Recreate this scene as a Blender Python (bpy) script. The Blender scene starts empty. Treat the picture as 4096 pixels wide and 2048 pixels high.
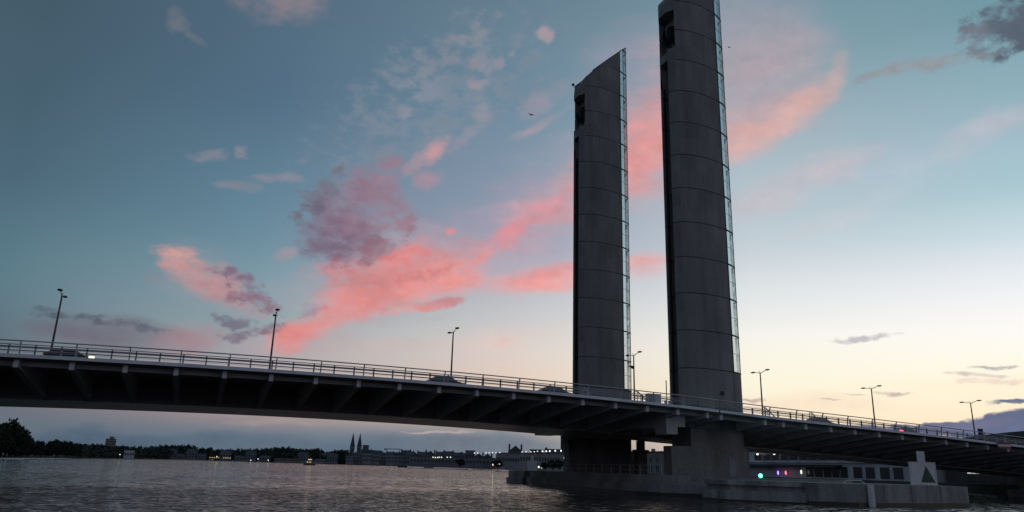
import bpy, bmesh, math, random
from mathutils import Vector, Matrix
random.seed(11)
sin, cos, PI, R = math.sin, math.cos, math.pi, math.radians
SC = bpy.context.scene
COL = SC.collection

# ------------------------------------------------------------------ camera
FPX, PITCH, ROLL, YAW = 2952.86, 0.2795, 0.0287, 0.3812     # focal length in px of the 4096 px wide photograph
CAM = Vector((15.52, -75.14, 2.5))
FWD = Vector((sin(YAW)*cos(PITCH), cos(YAW)*cos(PITCH), sin(PITCH)))
_r0 = Vector((cos(YAW), -sin(YAW), 0)); _u0 = _r0.cross(FWD)
RGT = cos(ROLL)*_r0 + sin(ROLL)*_u0
UPV = -sin(ROLL)*_r0 + cos(ROLL)*_u0
cd = bpy.data.cameras.new('camera'); co = bpy.data.objects.new('camera', cd); COL.objects.link(co)
cd.sensor_width = 36.0; cd.lens = FPX/4096*36.0; cd.clip_start = 0.5; cd.clip_end = 30000
m = Matrix((RGT, UPV, -FWD)).transposed().to_4x4(); m.translation = CAM; co.matrix_world = m
SC.camera = co

def ray(u, v): return FWD + RGT*((u-2048)/FPX) - UPV*((v-1024)/FPX)
def onY(u, v, Y): d = ray(u, v); return CAM + d*((Y-CAM.y)/d.y)
def onX(u, v, X): d = ray(u, v); return CAM + d*((X-CAM.x)/d.x)
def at(u, v, dist):                     # the point of that line of sight at a horizontal distance from the boat
    d = ray(u, v); return CAM + d*(dist/math.hypot(d.x, d.y))
def azel(u, v):
    d = ray(u, v).normalized(); return math.degrees(math.atan2(d.x, d.y)), math.degrees(math.asin(d.z))

# ------------------------------------------------------------------ world: dusk sky with lit clouds
SC.view_settings.view_transform = 'Standard'; SC.view_settings.look = 'None'
SC.view_settings.exposure = 0.0; SC.view_settings.gamma = 1.0
def lin(c):
    return tuple(((x/255)/12.92 if x/255 <= .04045 else ((x/255+.055)/1.055)**2.4) for x in c) + (1.0,)
W = bpy.data.worlds.new('World'); SC.world = W; W.use_nodes = True
NT = W.node_tree; NT.nodes.clear()
def N(t, **k):
    n = NT.nodes.new(t)
    for a, b in k.items(): setattr(n, a, b)
    return n
def L(a, b): NT.links.new(a, b)
def put(sock, v):
    if isinstance(v, (int, float, tuple, list, Vector)): sock.default_value = v
    else: L(v, sock)
def M(op, a, b=0.0, c=0.0, clamp=False):
    n = N('ShaderNodeMath', operation=op, use_clamp=clamp)
    for s, v in zip(n.inputs, (a, b, c)): put(s, v)
    return n.outputs[0]
def MR(v, a, b, c=0.0, d=1.0, smooth=True):
    n = N('ShaderNodeMapRange', interpolation_type='SMOOTHSTEP' if smooth else 'LINEAR', clamp=True)
    for s, x in zip(n.inputs, (v, a, b, c, d)): put(s, x)
    return n.outputs[0]
def MIX(f, a, b, mode='MIX'):
    n = N('ShaderNodeMix', data_type='RGBA', blend_type=mode)
    put(n.inputs[0], f); put(n.inputs[6], a); put(n.inputs[7], b)
    return n.outputs[2]
geo = N('ShaderNodeTexCoord')
sep = N('ShaderNodeSeparateXYZ'); L(geo.outputs['Generated'], sep.inputs[0])
DX, DY, DZ = sep.outputs
AZ = M('MULTIPLY', M('ARCTAN2', DX, DY), 180/PI)
EL = M('MULTIPLY', M('ARCSINE', DZ), 180/PI)
def noise(scale, detail, rough=.55, stretch=(1, 1, 1), dist=0.0):
    mp = N('ShaderNodeMapping'); mp.inputs['Scale'].default_value = stretch
    L(geo.outputs['Generated'], mp.inputs[0])
    n = N('ShaderNodeTexNoise'); n.inputs['Scale'].default_value = scale; n.inputs['Detail'].default_value = detail
    n.inputs['Roughness'].default_value = rough; n.inputs['Distortion'].default_value = dist
    L(mp.outputs[0], n.inputs['Vector']); return n
def ramp(stops):
    n = N('ShaderNodeValToRGB'); cr = n.color_ramp; cr.interpolation = 'CARDINAL'
    while len(cr.elements) < len(stops): cr.elements.new(.5)
    for e, (p, c) in zip(cr.elements, sorted(stops)): e.position = p; e.color = lin(c)
    L(M('DIVIDE', EL, 60.0, clamp=True), n.inputs[0]); return n.outputs[0]
def rs(*st): return ramp([(e/60, c) for e, c in st])
ZEN = (86, 114, 136)
BEH = (96, 104, 122)
cols = [(-150, rs((0, (108, 110, 128)), (8, (120, 124, 146)), (16, (108, 116, 136)), (30, BEH), (60, (84, 104, 126)))),
        (-70, rs((0, (112, 118, 136)), (10, (112, 124, 144)), (30, (86, 106, 122)), (60, (82, 104, 124)))),
        (-14, rs((0, (100, 112, 128)), (2.2, (100, 112, 126)), (4, (98, 106, 118)), (7.3, (90, 112, 125)), (11, (92, 124, 138)), (17.5, (77, 106, 123)), (27.8, (69, 93, 109)), (60, (62, 88, 104)))),
        (2, rs((0, (104, 118, 134)), (1.8, (112, 124, 138)), (3.6, (170, 152, 152)), (6, (172, 164, 168)), (9.5, (148, 164, 172)), (15, (114, 147, 164)), (24, (89, 119, 141)), (32.5, (82, 108, 129)), (60, (72, 100, 118)))),
        (22, rs((0, (118, 130, 144)), (2.3, (134, 142, 152)), (4, (222, 200, 178)), (7, (230, 210, 198)), (10.7, (208, 206, 206)), (16.5, (164, 168, 186)), (26, (120, 145, 165)), (35, (104, 130, 148)), (60, ZEN))),
        (40.5, rs((0, (205, 185, 172)), (3, (250, 228, 200)), (5, (254, 244, 218)), (7, (255, 251, 230)), (10.6, (244, 245, 241)), (16, (204, 215, 222)), (25, (164, 183, 194)), (34, (122, 150, 165)), (60, ZEN))),
        (58, rs((0, (170, 160, 165)), (3, (250, 230, 200)), (6.6, (255, 250, 230)), (9.7, (255, 255, 252)), (14.4, (220, 232, 240)), (18, (178, 208, 217)), (22, (160, 190, 203)), (29.8, (118, 157, 170)), (60, ZEN))),
        (95, rs((0, (200, 175, 160)), (5, (220, 205, 195)), (12, (190, 200, 205)), (25, (125, 150, 165)), (60, ZEN))),
        (150, rs((0, (108, 110, 128)), (8, (120, 124, 146)), (16, (108, 116, 136)), (30, BEH), (60, (84, 104, 126))))]
SKY = cols[0][1]
for (a0, _), (a1, c1) in zip(cols, cols[1:]): SKY = MIX(MR(AZ, a0, a1, smooth=False), SKY, c1)
# the physical sky under the same low sun lends its hue shift across the dome
nishita = N('ShaderNodeTexSky', sky_type='NISHITA'); nishita.sun_disc = False
nishita.sun_elevation = R(1.0); nishita.sun_rotation = R(54.0); nishita.air_density = 1.2; nishita.dust_density = 1.5
nscale = N('ShaderNodeMix', data_type='RGBA', blend_type='MULTIPLY'); nscale.inputs[0].default_value = 1.0
L(nishita.outputs[0], nscale.inputs[6]); nscale.inputs[7].default_value = (.10, .10, .10, 1)
SKY = MIX(0.06, SKY, nscale.outputs[2])

KA = .93
nW = noise(12.0, 5, .6, (1, 1, 1.6)); nD = noise(16.0, 7, .62, (1, 1, 1.9)); nS = noise(5.5, 6, .55, (1, 1, 5.0)); nF = noise(42.0, 5, .6, (1, 1, 1.5))
vW = N('ShaderNodeVectorMath', operation='SUBTRACT'); L(nW.outputs['Color'], vW.inputs[0]); vW.inputs[1].default_value = (.5, .5, .5)
cAE = N('ShaderNodeCombineXYZ'); L(M('MULTIPLY', AZ, KA), cAE.inputs[0]); L(EL, cAE.inputs[1])
def warped(w):
    s = N('ShaderNodeVectorMath', operation='MULTIPLY_ADD'); L(vW.outputs[0], s.inputs[0]); s.inputs[1].default_value = (w, w*.7, 0); L(cAE.outputs[0], s.inputs[2]); return s.outputs[0]
VP = {0: cAE.outputs[0], 1: warped(2.6), 2: warped(5.0)}
DN = {'d': M('SUBTRACT', nD.outputs[0], .5), 's': M('SUBTRACT', nS.outputs[0], .5), 'f': M('SUBTRACT', nF.outputs[0], .5)}
CLOUDS = []
def cloud(cx, cy, a, b, ang, col, alpha, inner=.15, k=1.6, n='d', w=1):
    """a patch of cloud at a fixed bearing and height above the horizon: centre, half sizes, tilt, colour, thickness, softness, raggedness"""
    a0, e0 = azel(cx, cy); ax, ex = azel(cx+10, cy); ay, ey = azel(cx, cy-10)
    sx = math.hypot((ax-a0)*KA, ex-e0)/10; sy = math.hypot((ay-a0)*KA, ey-e0)/10
    th = R(ang)+math.atan2(ex-e0, (ax-a0)*KA)
    g = math.sqrt(1+k*.5); A, B = a*sx, b*sy; mg = (0, .7, 1.3)[w]
    hx = math.hypot(A*cos(th), B*sin(th))*g+mg; hy = math.hypot(A*sin(th), B*cos(th))*g+mg*.7
    if w: k *= .88; inner -= .22
    CLOUDS.append((a0*KA, e0, A, B, th, col, alpha, inner, k, n, w, (a0*KA-hx, a0*KA+hx, e0-hy, e0+hy)))
G = bpy.data.node_groups.new('cloud_patch', 'ShaderNodeTree')       # one patch of cloud laid over the sky behind it
for nm, ty in (('Sky', 'NodeSocketColor'), ('Place', 'NodeSocketVector'), ('Ragged', 'NodeSocketFloat'), ('Centre', 'NodeSocketVector'), ('Turn', 'NodeSocketVector'), ('Size', 'NodeSocketVector'), ('Inner', 'NodeSocketFloat'), ('Alpha', 'NodeSocketFloat'), ('Colour', 'NodeSocketColor'), ('Shade', 'NodeSocketFloat'), ('Rag', 'NodeSocketFloat')):
    G.interface.new_socket(nm, in_out='INPUT', socket_type=ty)
G.interface.new_socket('Result', in_out='OUTPUT', socket_type='NodeSocketColor')
gi = G.nodes.new('NodeGroupInput'); go = G.nodes.new('NodeGroupOutput'); g_ = gi.outputs
sq = G.nodes.new('ShaderNodeVectorMath'); sq.operation = 'MULTIPLY_ADD'; G.links.new(g_['Sky'], sq.inputs[0]); sq.inputs[1].default_value = (1e-7, 1e-7, 0); G.links.new(g_['Place'], sq.inputs[2])   # keeps the patches in sequence
mp = G.nodes.new('ShaderNodeMapping'); mp.vector_type = 'TEXTURE'; G.links.new(sq.outputs[0], mp.inputs[0])
for a_, b_ in (('Centre', 'Location'), ('Turn', 'Rotation'), ('Size', 'Scale')): G.links.new(g_[a_], mp.inputs[b_])
dt = G.nodes.new('ShaderNodeVectorMath'); dt.operation = 'DOT_PRODUCT'; G.links.new(mp.outputs[0], dt.inputs[0]); G.links.new(mp.outputs[0], dt.inputs[1])
ad = G.nodes.new('ShaderNodeMath'); ad.operation = 'MULTIPLY_ADD'; G.links.new(g_['Ragged'], ad.inputs[0]); G.links.new(g_['Rag'], ad.inputs[1]); G.links.new(dt.outputs['Value'], ad.inputs[2])
mr = G.nodes.new('ShaderNodeMapRange'); mr.interpolation_type = 'SMOOTHSTEP'; G.links.new(ad.outputs[0], mr.inputs[0]); mr.inputs[1].default_value = 1.0; G.links.new(g_['Inner'], mr.inputs[2]); mr.inputs[3].default_value = 0.0; G.links.new(g_['Alpha'], mr.inputs[4])
mx = G.nodes.new('ShaderNodeMix'); mx.data_type = 'RGBA'; G.links.new(mr.outputs[0], mx.inputs[0]); G.links.new(g_['Sky'], mx.inputs[6]); sh_ = G.nodes.new('ShaderNodeVectorMath'); sh_.operation = 'SCALE'; G.links.new(g_['Colour'], sh_.inputs[0]); sf_ = G.nodes.new('ShaderNodeMath'); sf_.operation = 'MULTIPLY_ADD'; G.links.new(mr.outputs[0], sf_.inputs[0]); sf_.inputs[1].default_value = 1e-6; G.links.new(g_['Shade'], sf_.inputs[2]); G.links.new(sf_.outputs[0], sh_.inputs['Scale']); G.links.new(sh_.outputs[0], mx.inputs[7]); G.links.new(mx.outputs[2], go.inputs[0])
SHADE = M('ADD', M('MULTIPLY', DN['f'], .4), M('MULTIPLY_ADD', DN['d'], .4, 1.0))
def lay(S, c):
    x, y, A, B, th, col, alpha, inner, k, n, w, _ = c
    q = N('ShaderNodeGroup', node_tree=G)
    L(S, q.inputs[0]); L(VP[w], q.inputs[1]); L(DN[n], q.inputs[2]); q.inputs[10].default_value = k*2
    L(SHADE, q.inputs[9]); q.inputs[3].default_value = (x, y, 0); q.inputs[4].default_value = (0, 0, th); q.inputs[5].default_value = (A, B, 1)
    q.inputs[6].default_value = inner; q.inputs[7].default_value = alpha; q.inputs[8].default_value = lin(col)
    return q.outputs[0]

PK, PKL, LAV, PUR = (220, 140, 137), (240, 154, 148), (148, 120, 138), (126, 106, 126)
C_ = cloud
# broad soft washes
C_(2150, 860, 900, 280, 30, (186, 160, 174), .65, -.5, 1.4, 's', 2)
C_(2330, 760, 540, 170, 33, (216, 158, 162), .8, -.5, 1.6, 's', 2)
C_(1760, 400, 560, 270, 28, (136, 144, 158), .5, -.3, 2.8, 'f', 1)
C_(3090, 330, 370, 350, 30, (192, 166, 172), .7, -.5, 1.0, 's', 1)
C_(3120, 760, 460, 110, 25, (210, 186, 192), .6, -.5, 1.4, 's', 1)
C_(3400, 850, 380, 70, 24, (214, 200, 208), .55, -.5, 1.2, 's', 1)
C_(3600, 700, 420, 120, 26, (186, 196, 210), .4, -.5, 1.2, 's', 1)
C_(3950, 530, 340, 85, 28, (206, 194, 204), .7, -.5, 1.0, 's', 1)
C_(2620, 600, 240, 480, -10, (222, 160, 160), .85, -.5, 1.6, 's', 2)
C_(2540, 270, 300, 250, 20, (164, 154, 170), .65, -.5, 1.2, 's', 1)
C_(450, 1340, 380, 100, -6, (106, 94, 112), .72, -.3, 1.4, 's', 1)
C_(760, 1360, 170, 100, 10, (170, 130, 138), .8, -.4, 1.4, 'd', 1)
C_(2000, 1360, 360, 60, 6, (232, 196, 190), .45, -.5, 1.2, 's', 1)
C_(1500, 1390, 300, 40, 2, (206, 176, 174), .4, -.5, 1.2, 's', 1)
# crescent right of the pylons
C_(2960, 215, 425, 400, 0, (176, 162, 172), .35, .2, .35, 's', 0)
C_(2990, 420, 360, 230, 30, (204, 166, 168), .35, -.4, .8, 's', 1)
C_(3070, 490, 260, 120, 33, (222, 170, 164), .6, -.6, .8, 's', 0)
C_(3215, 425, 240, 100, 43, (230, 174, 162), .85, -.6, .6, 's', 0)
C_(3000, 555, 250, 105, 21, (236, 172, 160), .9, -.6, .6, 's', 0)
C_(3350, 290, 56, 140, -10, (218, 176, 168), .65, -.6, .6, 's', 0)
C_(2930, 520, 140, 130, 10, (226, 166, 160), .55, -.5, .9, 's', 1)
# pink streaks between and left of the pylons
C_(2570, 560, 140, 230, -25, (232, 150, 146), .8, -.5, 1.5, 's', 1)
C_(2520, 760, 130, 70, 25, (230, 150, 148), .6, -.5, 1.4, 's', 1)
C_(2240, 1115, 500, 72, 8, (244, 160, 154), .95, -.4, 1.6, 's', 1)
C_(2230, 1075, 240, 36, 12, (232, 138, 138), .5, -.4, 1.6, 's', 1)
C_(2600, 1060, 130, 90, 12, (240, 166, 160), .75, -.4, 1.4, 's', 1)
C_(2190, 820, 260, 46, 32, (220, 142, 150), .65, -.4, 1.8, 's', 1)
C_(2030, 945, 135, 72, 36, (226, 142, 148), .9, -.2, 1.8, 'd', 1)
C_(2060, 930, 70, 40, 36, (236, 146, 148), .6, -.3, 1.6, 'f', 1)
C_(2130, 510, 160, 36, 28, (188, 158, 166), .75, -.4, 1.4, 's', 1)
C_(2180, 390, 160, 52, 28, (166, 152, 166), .7, -.4, 1.8, 'd', 1)
C_(2010, 1365, 120, 32, 9, (238, 182, 174), .65, -.4, 1.4, 's', 1)
C_(1620, 1060, 520, 230, 14, (188, 152, 162), .6, -.6, 1.6, 's', 1)
C_(1450, 860, 330, 240, 50, (150, 140, 158), .4, -.5, 2.0, 'd', 1)
C_(1260, 1330, 420, 120, 18, (190, 152, 160), .5, -.6, 1.6, 's', 1)
C_(790, 1110, 300, 150, -28, (150, 148, 156), .5, -.5, 1.6, 's', 1)
# main cloud: lavender towers above, pink belly below
C_(1440, 820, 310, 150, 57, LAV, .8, -.1, 2.2, 'd', 1)
C_(1550, 840, 130, 110, 0, (158, 132, 148), .6, -.2, 2.6, 'f', 1)
C_(1350, 935, 195, 190, 30, PUR, .82, -.1, 1.6, 'f', 1)
C_(1490, 770, 210, 110, 52, (142, 116, 134), .55, -.2, 1.9, 'd', 1)
C_(1330, 980, 130, 70, 10, (116, 100, 122), .5, -.2, 2.0, 'f', 1)
C_(1565, 690, 95, 80, 20, (158, 124, 140), .8, .0, 2.0, 'd', 1)
C_(1225, 865, 95, 46, 18, (110, 106, 124), .78, .1, 3.0, 'f', 1)
C_(1300, 755, 130, 52, 28, (116, 112, 128), .65, .0, 3.2, 'f', 1)
C_(1600, 900, 90, 56, 10, (160, 118, 132), .6, -.1, 2.6, 'f', 1)
C_(1670, 1090, 370, 150, 12, PK, .97, .0, 1.5, 'd', 1)
C_(1310, 1090, 150, 60, 6, (210, 128, 130), .92, -.1, 1.8, 'd', 1)
C_(1420, 1140, 230, 100, 15, (204, 136, 138), .85, -.2, 1.8, 'd', 1)
C_(1480, 1010, 200, 56, 20, (150, 110, 124), .7, .0, 2.8, 'f', 1)
C_(1600, 1030, 130, 46, 28, (230, 136, 134), .75, -.1, 2.0, 'f', 1)
C_(1830, 1090, 190, 105, 15, PKL, .85, -.3, 1.6, 'd', 1)
C_(1900, 1040, 110, 60, 30, (240, 146, 142), .7, -.3, 1.8, 'd', 1)
C_(1730, 1165, 270, 50, 9, (238, 154, 150), .75, -.3, 1.6, 'd', 1)
C_(1700, 1105, 150, 44, 16, (196, 126, 130), .55, -.2, 2.4, 'f', 1)
C_(1760, 1218, 130, 24, 8, (206, 122, 128), .75, .0, 1.8, 'f', 1)
C_(1640, 1240, 180, 20, 6, (236, 158, 154), .6, -.2, 1.8, 'f', 1)
C_(1310, 1280, 350, 82, 23, (228, 142, 138), .92, -.2, 1.6, 'd', 1)
C_(1350, 1200, 150, 46, 20, (232, 148, 146), .75, -.2, 1.8, 'f', 1)
C_(1240, 1235, 90, 26, 20, (150, 112, 130), .5, -.1, 2.6, 'f', 1)
C_(1150, 1370, 150, 76, 20, (224, 140, 138), .9, -.3, 1.5, 'd', 1)
C_(1735, 595, 100, 54, 42, (204, 154, 158), .88, -.1, 1.8, 'd', 1)
C_(1660, 650, 76, 38, 35, (170, 146, 158), .7, -.1, 2.0, 'f', 1)
C_(1720, 720, 110, 50, 5, (182, 142, 156), .7, -.3, 1.8, 'd', 1)
C_(1850, 560, 100, 34, 35, (166, 150, 164), .6, -.3, 2.0, 'd', 1)
C_(1805, 925, 28, 24, 0, (220, 140, 146), .95, -.1, 1.4, 'f', 0)
# left pink cloud with dark underside
C_(715, 1030, 140, 66, -14, (212, 154, 148), .95, -.1, 1.6, 'd', 1)
C_(680, 1005, 80, 34, -10, (226, 164, 152), .7, -.3, 1.6, 'd', 1)
C_(820, 1110, 220, 88, -30, (194, 148, 150), .85, -.3, 1.8, 'd', 1)
C_(910, 1190, 190, 76, -28, (184, 142, 148), .8, -.3, 1.8, 'd', 1)
C_(980, 1135, 150, 40, -28, (128, 106, 126), .85, .0, 2.8, 'f', 1)
C_(1020, 1205, 130, 52, -18, (140, 108, 126), .85, .0, 2.8, 'f', 1)
C_(600, 1115, 70, 30, 0, (140, 130, 142), .5, -.3, 1.8, 'd', 1)
C_(920, 1285, 170, 30, -12, (112, 106, 124), .8, -.1, 2.6, 'f', 1)
C_(1010, 1330, 180, 34, 12, (120, 106, 124), .78, -.1, 2.6, 'f', 1)
C_(290, 1262, 170, 18, -6, (80, 90, 104), .75, -.1, 2.4, 'f', 1)
C_(520, 1305, 190, 18, -8, (86, 88, 104), .65, -.1, 2.4, 'f', 1)
C_(180, 1232, 50, 11, 0, (80, 92, 104), .7, -.1, 2.0, 'f', 1)
# small wisps
C_(825, 625, 100, 34, 8, (150, 142, 152), .72, -.3, 2.2, 'd', 1)
C_(970, 608, 40, 28, 25, (156, 144, 154), .75, -.2, 1.8, 'f', 1)
C_(1110, 706, 150, 36, -4, (156, 144, 154), .72, -.3, 2.2, 'd', 1)
C_(960, 745, 140, 30, -6, (146, 140, 150), .62, -.3, 2.2, 'd', 1)
C_(1145, 1010, 70, 30, 10, (174, 150, 158), .6, -.3, 2.0, 'd', 1)
C_(705, 85, 80, 56, 35, (124, 126, 134), .6, -.4, 2.0, 'd', 1)
C_(780, 155, 80, 24, -35, (116, 122, 132), .5, -.4, 2.0, 'd', 1)
C_(1120, 10, 240, 105, 0, (144, 132, 140), .9, -.3, 1.8, 'd', 1)
C_(1840, 185, 220, 60, 38, (142, 144, 154), .72, -.3, 2.6, 'f', 1)
C_(1620, 260, 160, 40, 38, (130, 140, 152), .5, -.3, 2.6, 'f', 1)
C_(1960, 258, 85, 48, 0, (150, 146, 158), .75, -.2, 2.2, 'f', 1)
C_(2175, 128, 46, 44, 0, (176, 158, 164), .9, -.1, 1.7, 'f', 1)
C_(2032, 210, 30, 28, 0, (156, 150, 160), .7, -.1, 1.5, 'f', 1)
C_(1922, 335, 54, 32, 0, (160, 150, 160), .75, -.1, 1.8, 'f', 1)
C_(1908, 450, 50, 74, -10, (152, 150, 162), .62, -.2, 2.2, 'f', 1)
C_(1612, 460, 44, 40, 0, (146, 146, 156), .62, -.2, 2.0, 'f', 1)
C_(1700, 340, 110, 70, 20, (138, 144, 156), .5, -.2, 2.8, 'f', 1)
# dark ragged cloud and its tail, upper right
C_(4050, 95, 270, 150, 28, (90, 100, 114), .97, .2, 1.9, 'f', 1)
C_(3890, 150, 110, 75, 25, (120, 126, 138), .85, -.1, 2.2, 'f', 1)
C_(3740, 248, 260, 34, 10, (150, 150, 156), .9, -.1, 1.7, 'f', 1)
C_(3540, 296, 150, 36, 22, (148, 148, 154), .88, -.1, 1.7, 'f', 1)
# thin bars low in the bright part, and the cloud bank on the horizon
C_(3470, 1350, 190, 17, 6, (196, 190, 198), .85, .0, 1.6, 'f', 1)
C_(3985, 1472, 130, 12, 3, (150, 150, 158), .9, .0, 1.4, 'f', 1)
C_(3900, 1508, 170, 14, -2, (206, 190, 186), .85, .0, 1.4, 'f', 1)
C_(3990, 1535, 200, 16, -2, (236, 208, 192), .7, .0, 1.4, 'f', 1)
C_(3578, 1566, 95, 10, -1, (200, 180, 170), .9, .0, 1.2, 'f', 1)
C_(3420, 1572, 60, 6, 0, (206, 186, 172), .8, .0, 1.2, 'f', 1)
C_(3025, 1604, 62, 10, -2, (180, 164, 160), .85, .0, 1.2, 'f', 1)
C_(3330, 1600, 40, 5, 0, (190, 172, 164), .8, .0, 1.2, 'f', 1)
C_(3250, 1610, 420, 60, 0, (246, 214, 186), .5, -.3, 1.0, 's', 1)
C_(4230, 1722, 600, 74, 1, (104, 112, 142), 1.0, .8, .6, 'd', 1)
C_(3720, 1712, 420, 30, 2, (112, 116, 142), 1.0, .6, 1.0, 'f', 1)
C_(4110, 1622, 200, 15, 3, (112, 118, 142), 1.0, .4, .8, 'f', 1)
C_(1100, 1800, 1500, 80, 0, (94, 110, 126), .85, .1, 1.2, 's', 1)
C_(350, 1790, 700, 76, 0, (78, 96, 116), .85, -.1, 1.4, 's', 1)
C_(1950, 1790, 460, 66, 0, (112, 120, 132), .85, .0, 1.4, 's', 1)
C_(1760, 1728, 170, 8, 0, (200, 176, 172), .7, -.1, 1.4, 'f', 1)
C_(1150, 1690, 260, 16, 0, (170, 150, 146), .5, -.2, 1.4, 's', 1)
def backg(c):
    b_ = N('ShaderNodeBackground'); L(c, b_.inputs[0]); b_.inputs[1].default_value = 1.0; return b_.outputs[0]
def split(val, at_, lo, hi):                 # a hard switch, so that only one side is ever worked out
    n = N('ShaderNodeMixShader'); L(M('GREATER_THAN', val, at_), n.inputs[0]); L(lo, n.inputs[1]); L(hi, n.inputs[2]); return n.outputs[0]
XS = M('MULTIPLY', AZ, KA)
def tiles(x0, x1, y0, y1, depth):
    cs = [c for c in CLOUDS if c[11][0] < x1 and c[11][1] > x0 and c[11][2] < y1 and c[11][3] > y0]
    if len(cs) <= 9 or depth == 0:
        S = SKY
        for c in cs: S = lay(S, c)
        return backg(S)
    if (x1-x0) > (y1-y0)*1.3: xm = (x0+x1)/2; return split(XS, xm, tiles(x0, xm, y0, y1, depth-1), tiles(xm, x1, y0, y1, depth-1))
    ym = (y0+y1)/2; return split(EL, ym, tiles(x0, x1, y0, ym, depth-1), tiles(x0, x1, ym, y1, depth-1))
X0, X1 = min(c[11][0] for c in CLOUDS), max(c[11][1] for c in CLOUDS); Y1 = max(c[11][3] for c in CLOUDS)
inside = M('MULTIPLY', M('MULTIPLY', M('GREATER_THAN', XS, X0), M('LESS_THAN', XS, X1)), M('MULTIPLY', M('GREATER_THAN', EL, -.5), M('LESS_THAN', EL, Y1)))
top_ = N('ShaderNodeMixShader'); L(inside, top_.inputs[0]); L(backg(SKY), top_.inputs[1]); L(tiles(X0, X1, -.5, Y1, 6), top_.inputs[2])
wo = N('ShaderNodeOutputWorld'); L(top_.outputs[0], wo.inputs[0])
W.cycles.sampling_method = 'MANUAL'; W.cycles.sample_map_resolution = 512
SC.cycles.max_bounces = 5; SC.cycles.diffuse_bounces = 2; SC.cycles.glossy_bounces = 3; SC.cycles.transparent_max_bounces = 10

sun = bpy.data.lights.new('sun', 'SUN'); sun.energy = 0.05; sun.angle = R(12); sun.color = (1.0, .78, .6)
so = bpy.data.objects.new('sun', sun); COL.objects.link(so)
sd = Vector((sin(R(54))*cos(R(1.5)), cos(R(54))*cos(R(1.5)), sin(R(1.5))))
so.rotation_euler = sd.to_track_quat('Z', 'Y').to_euler()

# ------------------------------------------------------------------ helpers
LOC = {}
def mat(name, col, rough=.7, metal=0.0, var=.25, scale=.6, streak=1.0, bump=0.0, spec=.4, emit=None, es=0.0, fine=0.0, panel=None):
    m = bpy.data.materials.new(name); m.use_nodes = True; nt = m.node_tree; p = nt.nodes['Principled BSDF']
    p.inputs['Roughness'].default_value = rough; p.inputs['Metallic'].default_value = metal
    p.inputs['Specular IOR Level'].default_value = spec
    tc = nt.nodes.new('ShaderNodeTexCoord'); mp = nt.nodes.new('ShaderNodeMapping'); nz = nt.nodes.new('ShaderNodeTexNoise')
    mp.inputs['Scale'].default_value = (1, 1, 1/streak); nz.inputs['Scale'].default_value = scale; nz.inputs['Detail'].default_value = 8; nz.inputs['Roughness'].default_value = .65
    nt.links.new(tc.outputs['Object'], mp.inputs[0]); nt.links.new(mp.outputs[0], nz.inputs['Vector'])
    rp = nt.nodes.new('ShaderNodeValToRGB')
    lo = tuple(c*(1-var) for c in col)+(1,); hi = tuple(min(1, c*(1+var)) for c in col)+(1,)
    rp.color_ramp.elements[0].position = .32; rp.color_ramp.elements[0].color = lo
    rp.color_ramp.elements[1].position = .68; rp.color_ramp.elements[1].color = hi
    nt.links.new(nz.outputs[0], rp.inputs[0]); out = rp.outputs[0]
    if fine:
        n2 = nt.nodes.new('ShaderNodeTexNoise'); n2.inputs['Scale'].default_value = scale*9; n2.inputs['Detail'].default_value = 4
        nt.links.new(tc.outputs['Object'], n2.inputs['Vector'])
        mr = nt.nodes.new('ShaderNodeMapRange'); mr.inputs[1].default_value = .3; mr.inputs[2].default_value = .7; mr.inputs[3].default_value = 1-fine; mr.inputs[4].default_value = 1+fine
        nt.links.new(n2.outputs[0], mr.inputs[0])
        mx = nt.nodes.new('ShaderNodeMix'); mx.data_type = 'RGBA'; mx.blend_type = 'MULTIPLY'; mx.inputs[0].default_value = 1
        nt.links.new(out, mx.inputs[6]); nt.links.new(mr.outputs[0], mx.inputs[7]); out = mx.outputs[2]
    if panel:                                  # casting panels: each pour has its own tone
        w_, h_, z_, am = panel
        sp = nt.nodes.new('ShaderNodeVectorMath'); sp.operation = 'MULTIPLY_ADD'; sp.inputs[1].default_value = (1/w_, 1/w_, 1/h_); sp.inputs[2].default_value = (0, 0, -(z_-8.0)/h_+50)
        fl_ = nt.nodes.new('ShaderNodeVectorMath'); fl_.operation = 'FLOOR'; wn = nt.nodes.new('ShaderNodeTexWhiteNoise')
        nt.links.new(tc.outputs['Object'], sp.inputs[0]); nt.links.new(sp.outputs[0], fl_.inputs[0]); nt.links.new(fl_.outputs[0], wn.inputs['Vector'])
        mr = nt.nodes.new('ShaderNodeMapRange'); mr.inputs[3].default_value = 1-am; mr.inputs[4].default_value = 1+am; nt.links.new(wn.outputs[0], mr.inputs[0])
        mx = nt.nodes.new('ShaderNodeMix'); mx.data_type = 'RGBA'; mx.blend_type = 'MULTIPLY'; mx.inputs[0].default_value = 1
        nt.links.new(out, mx.inputs[6]); nt.links.new(mr.outputs[0], mx.inputs[7]); out = mx.outputs[2]
    nt.links.new(out, p.inputs['Base Color'])
    if bump:
        b = nt.nodes.new('ShaderNodeBump'); b.inputs['Strength'].default_value = bump; b.inputs['Distance'].default_value = .05
        nt.links.new(nz.outputs[0], b.inputs['Height']); nt.links.new(b.outputs[0], p.inputs['Normal'])
    if emit:
        p.inputs['Emission Color'].default_value = tuple(emit)+(1,); p.inputs['Emission Strength'].default_value = es
    return m

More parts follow.
